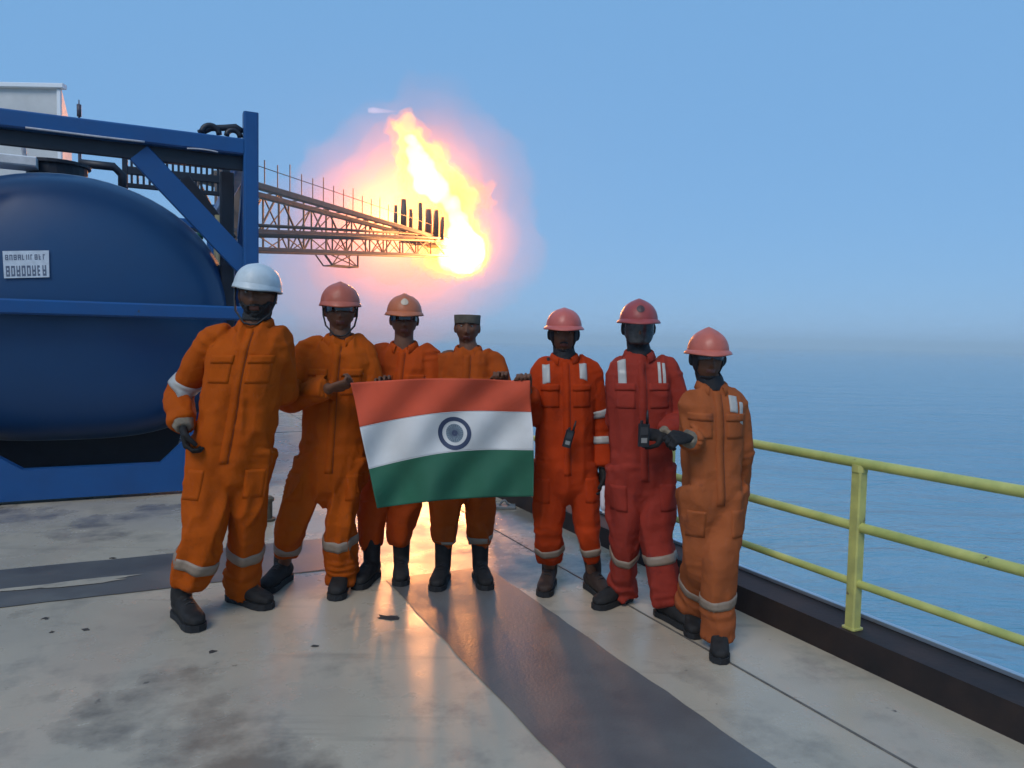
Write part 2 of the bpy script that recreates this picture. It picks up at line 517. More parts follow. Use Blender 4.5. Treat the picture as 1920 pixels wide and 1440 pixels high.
    # pale ring round the tank end, rim highlight put into its colour
    for d in (0.56,):
        rg = []
        for (rr, dd) in ((1.0, -.03), (1.007, -.015), (1.007, .015), (1.0, .03)):
            rg.append([tp(tc + a_*rr*ov(2*math.pi*k/N)[0], zc + b_*rr*ov(2*math.pi*k/N)[1], d+dd) for k in range(N)])
        MB().rings(rg, False).build('rim_highlight', material('ring_grey', (0.16, 0.22, 0.30), 0.35), tk, True)
    for b in (1.2, LEN-1.2):
        MB().prism([tp(0.75, 0.02, b), tp(2.55, 0.02, b), tp(2.75, 0.9, b), tp(2.2, .55, b), tp(1.1, .55, b), tp(.55, .9, b)], E2*0.12).build('saddle', M_DK, root)  # saddles coloured dark to put in the black shade under the tank

    # white data plate with rows of dark print
    def head_pt(t, z):
        rr = math.hypot((t-tc)/a_, (z-zc)/b_)
        return 0.10 + 0.42*(1-math.sqrt(max(0, 1-min(rr, 1)**2.2)))
    def on_head(px, py, lift):
        # sight line met with the dished end
        d = (at(px, py, 10.0) - CAM_LOC).normalized()
        for i in range(400):
            p = CAM_LOC + d*(6.0 + i*0.01)
            q = p - TC0
            t = q.dot(E1); bb = q.dot(E2)
            if bb > head_pt(t, p.z) - lift: return tp(t, p.z, head_pt(t, p.z) - lift)
    cs = [on_head(*q, 0.012) for q in ((5, 471), (92, 470), (93, 520), (8, 522))]
    nrm = (cs[1]-cs[0]).cross(cs[3]-cs[0]).normalized()
    if nrm.y > 0: nrm = -nrm
    pl = MB().prism(cs, nrm*0.006).build('data_plate', material('plate_white', (0.62, 0.66, 0.70), 0.35, var=0.25, var_scale=12), root)
    o = cs[0] + nrm*0.0075
    ux = cs[1]-cs[0]; uy = cs[3]-cs[0]
    mb = MB()
    rs = random.Random(4)
    for row, (v0, v1, n, u0, u1) in enumerate(((0.14, 0.34, 10, .05, .95), (0.55, 0.94, 8, .05, .95))):
        for k in range(n):
            a0 = u0 + (u1-u0)*k/n; w = (u1-u0)/n*0.72
            def q(x0, y0, x1, y1):
                P = [o+ux*(a0+w*x0)+uy*(v0+(v1-v0)*y0), o+ux*(a0+w*x1)+uy*(v0+(v1-v0)*y0), o+ux*(a0+w*x1)+uy*(v0+(v1-v0)*y1), o+ux*(a0+w*x0)+uy*(v0+(v1-v0)*y1)]
                mb.add(P, [(0, 1, 2, 3)])
            q(0, 0, .28, 1)
            if rs.random() < .8: q(.68, 0, 1, 1)
            for yy in (0, .4, .8):
                if rs.random() < .6: q(.29, yy, .67, yy+.2)
    mb.build('lettering', material('plate_ink', (0.10, 0.12, 0.17), 0.5), pl)

    # bar guard and walkway behind the top of the frame
    gb = 2.2
    for z in (3.20, 3.37, 3.52, 3.66):
        B('guard_bar', tp(0.10, z, gb), tp(1.20, z, gb), 0.05, 0.05 if z != 3.37 else 0.09, M_DK)
    for k in range(18):
        t = 0.14 + k*0.062
        B('guard_picket', tp(t, 3.22, gb), tp(t, 3.66, gb), 0.026, 0.034, M_DK, up=E2)
    for t in (0.10, 1.20):
        B('guard_picket', tp(t, 3.0, gb), tp(t, 3.7, gb), 0.06, 0.06, M_DK, up=E2)
    B('inner_post', tp(0.24, 0.05, 0.5), tp(0.24, 3.12, 0.5), 0.13, 0.10, M_DK, up=E2)
    B('diagonal_brace', tp(0.62, 3.1, 0.9), tp(0.16, 2.5, 0.9), 0.06, 0.12, M_DK, up=E2.cross(E1))
    # man lid, valve box, lagged vent on top of the tank
    MB().tube([tp(1.75, 2.9, 1.0), tp(1.75, 3.10, 1.0)], 0.26, 24).build('man_lid', M_DK, root)
    MB().tube([tp(1.75, 3.10, 1.0), tp(1.75, 3.13, 1.0)], 0.29, 24).build('man_lid', M_DK, root)
    MB().beam(tp(2.35, 3.06, 0.75), tp(1.88, 3.06, 0.75), 0.30, 0.09).build('vent_box', M_WHITE, root)
    MB().tube([tp(1.98, 3.1, .72), tp(1.99, 3.2, .72), tp(2.03, 3.25, .70), tp(2.0, 3.3, .66)], 0.02, 8).build('vent_pipe', M_PALE, root, True)
    MB().tube([tp(1.2, 2.9, 1.4), tp(1.2, 3.16, 1.4), tp(1.28, 3.24, 1.4), tp(1.6, 3.24, 1.4)], 0.045, 10).build('vent_pipe', M_DK, root, True)
    # pipes running down beside the tank end
    MB().tube([tp(0.29, 0.1, 0.9), tp(0.29, 2.75, 0.9)], 0.05, 12).build('khaki_riser', M_KH, root, True)
    MB().tube([tp(0.20, 0.1, 0.5), tp(0.20, 3.0, 0.5)], 0.016, 8).build('pale_riser', M_PALE, root, True)
    MB().tube([tp(0.46, 0.4, 0.55), tp(0.44, 2.3, 0.55), tp(0.5, 2.5, .6), tp(0.62, 2.55, .7)], 0.018, 8).build('pale_riser', M_PALE, root, True)
    MB().tube([tp(0.62, 2.47, 0.6), tp(0.46, 2.49, 0.6)], 0.035, 10).build('green_valve', material('valve_green', (0.05, 0.16, 0.08), 0.4), root, True)
make_tank()

# ================================================================== deckhouse far behind the tank, with an aerial
def make_deckhouse():
    M_W = material('house_white', (0.62, 0.63, 0.62), 0.5, var=0.25, var_scale=0.8, bump=0.05)
    M_T = material('house_trim', (0.75, 0.78, 0.80), 0.45)
    M_G = material('house_glass', (0.02, 0.03, 0.04), 0.1)
    M_D = material('aerial_dark', (0.06, 0.045, 0.06), 0.5)
    Y = 20.0
    xr = at(116, 200, Y).x
    root = empty('deckhouse', (xr-4, Y+2, 0), 'pale grey deckhouse wall rising behind the blue tank', 'building')
    MB().prism([(xr-6.5, Y, 0.0), (xr, Y, 0.0), (xr, Y, 7.85), (xr-6.5, Y, 7.85)], (-2.1, 4.0, 0)).build('wall', M_W, root)
    MB().beam((xr-6.6, Y-.03, 7.91), (xr+.1, Y-.03, 7.91), 0.2, 0.12).build('roof_edge', M_T, root)
    MB().beam((xr-0.05, Y-.032, 0.0), (xr-0.05, Y-.032, 7.83), 0.10, 0.06, up=(0, 1, 0)).build('corner_trim', M_T, root)
    for i in range(3):
        w = MB().beam((xr-1.6-1.6*i, Y-.01, 4.15), (xr-0.9-1.6*i, Y-.01, 4.15), 0.06, 0.6).build('window', M_G, root)
        MB().beam((xr-1.65-1.6*i, Y-.03, 3.83), (xr-.85-1.6*i, Y-.03, 3.83), 0.08, 0.05).build('sill', M_T, w)
    a = at(148, 187, Y-.6)
    root2 = empty('aerial_mast', (a.x, a.y, 0), 'thin dark aerial mast beside the pale deckhouse', 'aerial')
    MB().tube([(a.x, a.y, 0), (a.x, a.y, a.z-.9), (a.x, a.y, a.z)], [0.05, 0.04, 0.012], 8).build('mast', M_D, root2, True)
    MB().tube([(a.x, a.y, a.z-.42), (a.x, a.y, a.z-.12)], 0.055, 8).build('sensor', M_D, root2, True)
make_deckhouse()

# ================================================================== flare boom with the burning flare
def make_boom():
    M_B = material('boom_steel', (0.13, 0.095, 0.075), 0.6, var=0.5, var_scale=1.2, var_color=(0.11, 0.05, 0.03))
    M_W = material('boom_walkway', (0.15, 0.125, 0.10), 0.6, var=0.4, var_scale=2)
    def Yof(px): return 40.0 + (px-495)*(28.0/345.0)
    def top(px): return at(px, 352 + (px-495)*0.288, Yof(px))
    def mid(px): return at(px, 433 + (px-495)*0.040, Yof(px))
    def low(px): return at(px, 467 + (px-495)*0.036, Yof(px))
    off = Vector((0.55, 1.45, 0)).normalized()*1.9
    off = Vector((-1.5, 1.35, 0)).normalized()*1.7
    root = empty('flare_boom', low(440), 'long rusty lattice flare boom reaching out over the sea towards the flame', 'flare boom')
    x0, x1 = 405, 842
    def B(name, a, b, w, h, mat=M_B, parent=root): return MB().beam(a, b, w, h).build(name, mat, parent)
    B('walkway_beam', top(x0), top(x1-30), 0.40, 0.30, M_W)
    B('walkway_beam', top(x0)+off, top(x1-30)+off, 0.35, 0.28, M_W)
    for fn, w in ((mid, 0.16), (low, 0.18)):
        B('chord', fn(x0), fn(x1), w, w); B('chord', fn(x0)+off, fn(x1)+off, w, w)
    xs = [x0]
    while xs[-1] < x1-20:
        xs.append(xs[-1] + 50*(40.0/Yof(xs[-1]))**1.25)
    for i, x in enumerate(xs):
        for o in (Vector((0, 0, 0)), off):
            B('upright', low(x)+o, top(min(x, x1-30))+o, 0.11, 0.11)
        B('cross_tie', low(x), low(x)+off, 0.09, 0.09); B('cross_tie', top(min(x, x1-30)), top(min(x, x1-30))+off, 0.09, 0.09)
        if i+1 < len(xs):
            xb = xs[i+1]
            a, b = (low(x), top(min(xb, x1-30))) if i % 2 else (top(min(x, x1-30)), low(xb))
            B('diagonal', a, b, 0.10, 0.10)
            B('diagonal', a+off, b+off, 0.08, 0.08)
            B('diagonal', mid(x), mid(xb)+off, 0.07, 0.07)
            B('diagonal', low(xb), mid(x), 0.06, 0.06); B('diagonal', low(x)+off, mid(xb)+off, 0.06, 0.06); B('diagonal', mid(x)+off, top(min(xb, x1-30))+off, 0.07, 0.07)
    # handrail stanchions standing on the walkway beam
    k = 0
    x = 470
    while x < x1-12:
        h = 1.45 if k % 3 else 1.75
        p = top(x)
        MB().beam(p, p+Vector((0, 0, h)), 0.055, 0.055, up=(0, 1, 0)).build('stanchion', M_B, root)
        x += 24.5*(40.0/Yof(x))**1.2; k += 1
    for hh in (0.95,):
        MB().tube([top(x0)+Vector((0, 0, hh)), top(x1-20)+Vector((0, 0, hh))], 0.02, 6).build('handrail', M_B, root, True)
    # pipes slung along the boom
    for dz, r in ((0.35, 0.09), (-0.15, 0.11)):
        MB().tube([mid(x0)+off*.5+Vector((0, 0, dz)), mid(x1)+off*.5+Vector((0, 0, dz))], r, 10).build('gas_pipe', M_B, root, True)
    # hanging service cradle under the lower chord
    q = [at(604, 470, Yof(612)), at(623, 497, Yof(620)), at(671, 501, Yof(668)), at(671, 472, Yof(668))]
    for i in range(3):
        B('cradle_bar', q[i], q[i+1], 0.12, 0.12); B('cradle_bar', q[i]+off*.6, q[i+1]+off*.6, 0.08, 0.08)
    for a, b in ((q[0], q[2]), (q[1], q[3]), (q[1], q[1]+off*.6), (q[2], q[2]+off*.6), (at(640, 471, Yof(640)), q[1]), (at(640, 471, Yof(640)), q[2])):
        B('cradle_bar', a, b, 0.07, 0.07)
    # burner heads and heat shields at the tip
    for x, h, r in ((742, 1.9, .16), (757, 2.6, .26), (770, 2.0, .16), (788, 2.8, .2), (803, 2.5, .34), (818, 2.6, .3), (833, 2.0, .2)):
        p = top(min(x, x1-30)); p = Vector((at(x, 400, Yof(x)).x, p.y, p.z - .3))
        MB().tube([p, p+Vector((0, 0, h*.55)), p+Vector((0, 0, h))], [r, r, r*.8], 10).build('burner_stack', M_B, root, True)
    for x in (795, 815, 838):
        MB().tube([at(x-45, 452+(x-795)*.2, Yof(x)), at(x+8, 455+(x-795)*.2, Yof(x+8))], .16, 10).build('burner_head', M_B, root, True)
    # pylon that carries the boom's inner end (behind the tank)
    p = low(440)
    MB().beam((p.x, p.y, SEA_Z-0.5), (p.x, p.y, top(440).z+.3), 1.2, 1.2, up=(0, 1, 0)).build('pylon', M_B, root)
    return Yof
Yboom = make_boom()

def make_flare():
    Y = 69.0
    k = Y/F_PX
    def blob(name, spec, mat, amp, seed, parent, sub=1.0):
        mb = MB()
        for (px, py, r, dy) in spec:
            rr = r*k
            mb.ellipsoid(at(px, py, Y+dy), (rr, rr, rr), 20, 14)
        o = mb.build(name, mat, parent)
        rm = o.modifiers.new('r', 'REMESH'); rm.mode = 'VOXEL'; rm.voxel_size = 0.16
        tx = bpy.data.textures.new(name, 'CLOUDS'); tx.noise_scale = 2.6 if 'flame' not in name else .75; tx.noise_depth = 4
        dm = o.modifiers.new('d', 'DISPLACE'); dm.texture = tx; dm.strength = amp; dm.mid_level = 0.5; dm.texture_coords = 'GLOBAL'
        dm2 = o.modifiers.new('s', 'SMOOTH'); dm2.iterations = 3 if 'flame' in name else 8; dm2.factor = .5
        return o
    root = empty('gas_flare', at(860, 450, Y), 'bright yellow and white gas flame blazing at the tip of the flare boom', 'flame')
    outer = [(748, 240, 24, 0), (764, 228, 20, 0), (786, 248, 20, 0), (766, 270, 32, 0), (782, 300, 42, 0), (820, 292, 27, 0), (793, 330, 52, .5), (822, 352, 52, .5), (852, 358, 42, 0), (882, 368, 30, 0), (908, 358, 20, 1), (915, 380, 15, 1),
             (854, 392, 44, 0), (860, 425, 42, 0), (866, 468, 58, 0), (832, 482, 44, 0), (800, 440, 44, 1.5), (775, 395, 40, 1.5), (800, 482, 30, .5)]
    mid_ = [(750, 238, 17, 0), (765, 230, 15, 0), (784, 246, 10, 0), (768, 264, 25, 0), (783, 294, 33, 0), (816, 288, 17, 0), (795, 326, 42, 0), (822, 350, 42, 0), (850, 364, 34, 0), (876, 370, 21, 0), (893, 372, 11, 0), (855, 395, 31, 0), (862, 428, 30, 0), (868, 470, 48, 0), (838, 482, 32, 0), (810, 484, 18, 0), (795, 452, 14, 1)]
    core = [(770, 262, 11, 0), (778, 284, 18, 0), (790, 312, 25, 0), (800, 338, 28, 0), (820, 356, 25, 0), (848, 384, 18, 0), (859, 415, 19, 0), (864, 440, 26, 0), (869, 471, 43, 0), (845, 484, 25, 0)]
    blob('outer_flame', outer, volume_material('flame_orange', (.9, .35, .05), density=0.10, emit=(1.0, 0.30, 0.02), emit_s=0.17), 2.0, 1, root)
    blob('inner_flame', mid_, volume_material('flame_yellow', (.9, .5, .1), density=0.15, emit=(1.0, 0.52, 0.05), emit_s=0.50), 1.5, 2, root)
    blob('flame_core', core, volume_material('flame_white', density=0.0, emit=(1.0, 0.80, 0.34), emit_s=1.6), 0.8, 3, root)
    # orange-tinted volumes added to make the flame's glow in the air, thinning outwards
    glow_blobs = [(700, 400, 75, 3), (640, 430, 62, 4), (650, 490, 66, 4), (730, 500, 66, 4), (750, 340, 66, 3), (760, 440, 80, 3), (835, 370, 74, 3), (800, 295, 55, 3), (860, 450, 66, 2), (800, 500, 60, 2), (600, 460, 50, 4), (630, 540, 55, 5), (720, 560, 55, 5), (570, 520, 45, 5)]
    for g, den, col, am in ((2.0, .012, (.97, .58, .42), 3.0), (1.5, .013, (.95, .50, .28), 2.6), (1.15, .02, (.95, .46, .2), 2.2), (.8, .03, (.95, .42, .14), 1.5)):
        blob('added_glow', [(760+(x-760)*(.55+.4*g), 410+(y-410)*(.55+.4*g), r*g, d) for x, y, r, d in (glow_blobs if g > 1.2 else glow_blobs[:10])], volume_material('glow_tint', col, density=den), am, 4, root)
    # small wisp of flame that has torn loose
    w = MB().tube([at(690, 207, Y), at(700, 207, Y), at(718, 208, Y), at(745, 210, Y)], [.22, .3, .2, .04], 10)
    w.build('loose_wisp', volume_material('flame_wisp', density=0.0, emit=(1.0, 0.55, 0.45), emit_s=0.5), root, True)
    for (px, py, e, r) in ((866, 465, 20000, 1.6), (800, 335, 22000, 1.4), (720, 410, 24000, 1.4)):
        ld = bpy.data.lights.new('flare_light', 'POINT'); ld.energy = e; ld.color = (1.0, 0.38, 0.11); ld.shadow_soft_size = r
        lo = bpy.data.objects.new('flare_light', ld); link(lo, root)
        lo.matrix_world = Matrix.Translation(at(px, py, Y-1.0))
make_flare()

# ---- sea haze
def make_haze():
    S = 3600
    zb, zt = SEA_Z - 1.6, 26.0
    mb = MB().prism([(-S, -S, zb), (S, -S, zb), (S, S, zb), (-S, S, zb)], (0, 0, zt-zb))
    h = mb.build('haze', volume_material('sea_haze', (0.70, 0.90, 1.0), 0.0007, aniso=-0.35))
    tag(h, 'thin blue sea haze filling the air', kind='stuff')
make_haze()

# ================================================================== people
def _hash(i, j, k):
    h = (i*374761393 + j*668265263 + k*2147483647 + 1013904223) & 0xffffffff
    h = ((h ^ (h >> 13))*1274126177) & 0xffffffff
    return ((h ^ (h >> 16)) & 0xffff)/65535.0

def noise3(p):
    """Smooth value noise in 0..1 at an (n, 3) array of points."""
    i = np.floor(p).astype(np.int64); f = p - i; f = f*f*(3-2*f)
    r = 0
    for a in (0, 1):
        wx = f[:, 0] if a else 1-f[:, 0]
        for b in (0, 1):
            wy = f[:, 1] if b else 1-f[:, 1]
            for c in (0, 1):
                wz = f[:, 2] if c else 1-f[:, 2]
                r = r + wx*wy*wz*_hash(i[:, 0]+a, i[:, 1]+b, i[:, 2]+c)
    return r

def fuse(mb, voxel, smooth=4, factor=0.5):
    """Grows one closed surface around everything in the collector; returns (points, faces)."""
    me = bpy.data.meshes.new('tmp'); me.from_pydata([tuple(v) for v in mb.v], [], mb.f)
    bm = bmesh.new(); bm.from_mesh(me); bmesh.ops.recalc_face_normals(bm, faces=bm.faces); bm.to_mesh(me); bm.free()
    o = bpy.data.objects.new('tmp', me); COL.objects.link(o)
    r = o.modifiers.new('r', 'REMESH'); r.mode = 'VOXEL'; r.voxel_size = voxel; r.adaptivity = 0
    if smooth:
        s = o.modifiers.new('s', 'SMOOTH'); s.iterations = smooth; s.factor = factor
    dg = bpy.context.evaluated_depsgraph_get(); ev = o.evaluated_get(dg); em = ev.to_mesh()
    n = len(em.vertices); co = np.empty(n*3, dtype=np.float32); em.vertices.foreach_get('co', co)
    fs = [tuple(p.vertices) for p in em.polygons]
    ev.to_mesh_clear()
    bpy.data.objects.remove(o); bpy.data.meshes.remove(me)
    return co.reshape(-1, 3).astype(np.float64), fs

def vnormals(co, fs):
    q = np.array([f if len(f) == 4 else f + (f[-1],) for f in fs])
    a = co[q[:, 2]] - co[q[:, 0]]; b = co[q[:, 3]] - co[q[:, 1]]
    fn = np.cross(a, b); n = np.zeros_like(co)
    for k in range(4): np.add.at(n, q[:, k], fn)
    return n/np.maximum(np.linalg.norm(n, axis=1, keepdims=True), 1e-12)

def np_mesh(name, co, fs, mat, parent):
    me = bpy.data.meshes.new(name); me.from_pydata(co.tolist(), [], fs)
    me.polygons.foreach_set('use_smooth', [True]*len(me.polygons)); me.update()
    me.materials.append(mat)
    return link(bpy.data.objects.new(name, me), parent)

def curve(pts, n):
    """Catmull-Rom through the points, n samples, with the fraction of the control index."""
    P = [np.array(p) for p in pts]; m = len(P)-1; out = []
    for i in range(n):
        u = m*i/(n-1); k = min(int(u), m-1); t = u-k
        p0 = P[max(k-1, 0)]; p1 = P[k]; p2 = P[k+1]; p3 = P[min(k+2, m)]
        out.append((Vector(0.5*((2*p1)+(-p0+p2)*t+(2*p0-5*p1+4*p2-p3)*t*t+(-p0+3*p1-3*p2+p3)*t**3)), u))
    return out

def limb(mb, pts, radii, n=18, seg=20):
    c = curve(pts, n)
    rs = [float(np.interp(u, range(len(radii)), radii)) for _, u in c]
    mb.tube([p for p, _ in c], rs, seg)

def clothes_material(name, col, dark):
    m = material(name, col, 0.82, var=0.6, var_scale=5, var_color=dark, bump=0.35, bump_scale=38, spec=0.08, sheen=0.0)
    n = m.node_tree.nodes; l = m.node_tree.links
    w = n.new('ShaderNodeTexNoise'); w.inputs['Scale'].default_value = 420; w.inputs['Detail'].default_value = 2
    tc = n.new('ShaderNodeTexCoord'); l.new(tc.outputs['Object'], w.inputs['Vector'])
    bp = [x for x in n if x.type == 'BUMP'][0]
    b2 = n.new('ShaderNodeBump'); b2.inputs['Strength'].default_value = 0.12; b2.inputs['Distance'].default_value = 0.002
    l.new(w.outputs['Fac'], b2.inputs['Height']); l.new(bp.outputs['Normal'], b2.inputs['Normal'])
    # crumpled creases
    w2 = n.new('ShaderNodeTexNoise'); w2.inputs['Scale'].default_value = 11; w2.inputs['Detail'].default_value = 3; w2.inputs['Distortion'].default_value = 1.2
    w2.noise_type = 'RIDGED_MULTIFRACTAL'
    mpg = n.new('ShaderNodeMapping'); mpg.inputs['Scale'].default_value = (1.0, 1.0, 0.6)
    l.new(tc.outputs['Object'], mpg.inputs['Vector']); l.new(mpg.outputs['Vector'], w2.inputs['Vector'])
    b3 = n.new('ShaderNodeBump'); b3.inputs['Strength'].default_value = 0.30; b3.inputs['Distance'].default_value = 0.012
    l.new(w2.outputs['Fac'], b3.inputs['Height']); l.new(b2.outputs['Normal'], b3.inputs['Normal'])
    l.new(b3.outputs['Normal'], n['Principled BSDF'].inputs['Normal'])
    # grease and dirt marks
    w3 = n.new('ShaderNodeTexNoise'); w3.inputs['Scale'].default_value = 6.5; w3.inputs['Detail'].default_value = 8; w3.inputs['Roughness'].default_value = .7
    l.new(tc.outputs['Object'], w3.inputs['Vector'])
    r3 = n.new('ShaderNodeMapRange'); r3.inputs['From Min'].default_value = .60; r3.inputs['From Max'].default_value = .72; r3.inputs['To Max'].default_value = .55
    l.new(w3.outputs['Fac'], r3.inputs['Value'])
    m3 = n.new('ShaderNodeMix'); m3.data_type = 'RGBA'; m3.inputs['B'].default_value = (dark[0]*.35, dark[1]*.5, dark[2]*1.2, 1)
    src = n['Principled BSDF'].inputs['Base Color'].links[0].from_socket
    l.new(r3.outputs['Result'], m3.inputs['Factor']); l.new(src, m3.inputs['A']); l.new(m3.outputs['Result'], n['Principled BSDF'].inputs['Base Color'])
    return m

M_SKIN = material('dark_skin', (0.165, 0.072, 0.040), 0.58, var=0.35, var_scale=18, bump=0.08, bump_scale=90, spec=0.22)
M_LIP = material('lips', (0.14, 0.055, 0.045), 0.45)
M_HAIR = material('black_hair', (0.008, 0.007, 0.007), 0.6, bump=0.8, bump_scale=160)
M_EYEW = material('eye_white', (0.15, 0.125, 0.11), 0.25)
M_IRIS = material('iris', (0.008, 0.006, 0.005), 0.12)
M_BOOT = material('boot_black', (0.013, 0.012, 0.012), 0.7, spec=.2, var=0.7, var_scale=14, var_color=(0.035, 0.032, 0.03), bump=0.25, bump_scale=45)
M_BOOTB = material('boot_brown', (0.03, 0.017, 0.013), 0.65, spec=.25, var=0.6, var_scale=14, var_color=(0.055, 0.035, 0.025), bump=0.25, bump_scale=45)
M_SOLE = material('boot_sole', (0.010, 0.010, 0.011), 0.8, bump=0.3)
M_GLOVE = material('glove_black', (0.013, 0.012, 0.012), 0.7, var=0.5, var_scale=25, var_color=(0.03, 0.028, 0.026), bump=0.4, bump_scale=70, spec=.2)
M_CUFF = material('glove_cuff', (0.24, 0.19, 0.13), 0.8, var=0.6, var_scale=18, bump=0.5, bump_scale=40)
M_BAND = material('dirty_reflective_tape', (0.27, 0.20, 0.145), 0.5, var=0.6, var_scale=16, var_color=(0.17, 0.115, 0.075), bump=0.25, bump_scale=50)
M_REF = material('reflective_tape', (0.42, 0.40, 0.37), 0.4, 0.0, var=0.5, var_scale=22, var_color=(0.34, 0.33, 0.30), bump=0.2, bump_scale=50)
M_HOOD = material('black_hood', (0.009, 0.008, 0.010), 0.75, bump=0.3, bump_scale=60)
M_STRAP = material('strap_black', (0.012, 0.011, 0.012), 0.6)
M_LENS = material('smoke_lens', (0.02, 0.02, 0.022), 0.10, spec=0.8)
M_SHIELD = material('grey_shield', (0.022, 0.022, 0.024), 0.14, spec=0.6, var=0.6, var_scale=40, var_color=(0.07, 0.07, 0.075), rough_var=0.06)

def head_points(R, c, s, ztop=None):
    """A head looking along R's -y axis, as a deformed ball. Returns points and faces."""
    NU, NV = 56, 44
    vs, fs = [], []
    for i in range(NV+1):
        t = math.pi*i/NV
        for k in range(NU):
            a = 2*math.pi*k/NU
            x = math.sin(t)*math.sin(a); y = -math.sin(t)*math.cos(a); z = math.cos(t)
            X, Y, Z = x*0.077, y*0.098, z*0.118
            if z < 0:                                   # jaw narrows, back of the skull draws in above the neck
                w = (-z)**1.6
                X *= 1-0.30*w
                if y > 0: Y *= 1-0.45*w
                else: Y *= 1-0.06*w
            else:
                X *= 1-0.04*z
            if y > 0: Y *= 1.04
            if y < -0.2:                                # the face
                fr = min(1, (-y-0.2)/0.4)
                def g(x0, z0, sx, sz): return math.exp(-((X-x0)/sx)**2-((Z-z0)/sz)**2)
                d = 0.004*fr*0
                d += 0.022*g(0, -0.030, 0.013, 0.016) + 0.013*g(0, -0.008, 0.010, 0.022)
                d += 0.006*(g(0.013, -0.036, 0.008, 0.008)+g(-0.013, -0.036, 0.008, 0.008))
                d += 0.006*(g(0.03, 0.030, 0.026, 0.009)+g(-0.03, 0.030, 0.026, 0.009))
                d -= 0.011*(g(0.031, 0.010, 0.016, 0.011)+g(-0.031, 0.010, 0.016, 0.011))
                d += 0.005*(g(0.047, -0.018, 0.018, 0.016)+g(-0.047, -0.018, 0.018, 0.016))
                d += 0.008*g(0, -0.058, 0.024, 0.007) + 0.008*g(0, -0.070, 0.021, 0.007) - 0.006*g(0, -0.064, 0.024, 0.003)
                d -= 0.004*g(0, -0.083, 0.02, 0.006)
                d += 0.010*g(0, -0.102, 0.022, 0.014)
                Y -= d*fr
            if ztop is not None and Z > ztop: Z = ztop + (Z-ztop)*.05
            vs.append(c + R @ (Vector((X, Y, Z))*s))
    for i in range(NV):
        for k in range(NU):
            fs.append((i*NU+k, i*NU+(k+1) % NU, (i+1)*NU+(k+1) % NU, (i+1)*NU+k))
    return vs, fs

def hand_shape(mb, wrist, d, n, side, s=1.0, curl=0.5, spread=1.0, flat=1.0):
    """A hand: d along the hand, n out of the back of the hand, side = +1/-1 for the thumb's side (d x n)."""
    d = Vector(d).normalized(); n = Vector(n); n = (n - d*n.dot(d)).normalized(); x = d.cross(n).normalized()*side
    w = Vector(wrist)
    # palm
    rings = []
    for f, a, b in ((-0.02, .024, .020), (0.01, .028, .018), (0.035, .037, .017), (0.065, .042, .016), (0.09, .041, .014), (0.098, .034, .009)):
        rings.append([w + d*(f*s) + x*(a*s*math.copysign(abs(math.cos(t))**.7, math.cos(t))) + n*(b*s*math.sin(t)) for t in [2*math.pi*k/16 for k in range(16)]])
    mb.rings(rings)
    # four fingers
    for k, (off, ln, sp) in enumerate(((0.032, .078, 10), (0.011, .088, 3), (-0.011, .082, -4), (-0.031, .064, -12))):
        p = w + d*(0.085*s) + x*(off*s)
        a = math.radians(sp*spread); dd = (d*math.cos(a) + x*math.sin(a)).normalized()
        pts = [p - dd*0.02*s, p]; ang = 0
        for j, q in enumerate((.45, .31, .24)):
            ang += curl*(0.75 if j == 0 else 0.95)*1.15
            pts.append(pts[-1] + (dd*math.cos(ang) - n*math.sin(ang))*(ln*q*s))
        mb.tube(pts, [.0098*s, .0098*s, .0092*s, .0086*s, .0070*s], 10)
    # thumb from the side of the palm
    p = w + d*(0.022*s) + x*(0.028*s)
    t1 = p + (d*0.55 + x*0.75 - n*0.25).normalized()*(0.042*s)
    t2 = t1 + (d*0.85 + x*(0.35-curl*.5) - n*(0.15+curl*.5)).normalized()*(0.034*s)
    t3 = t2 + (d*0.85 + x*(0.1-curl*.6) - n*(0.2+curl*.6)).normalized()*(0.028*s)
    mb.tube([p - (d*.3+x*.4).normalized()*0.012*s, p, t1, t2, t3], [.015*s, .016*s, .0125*s, .011*s, .0085*s], 10)

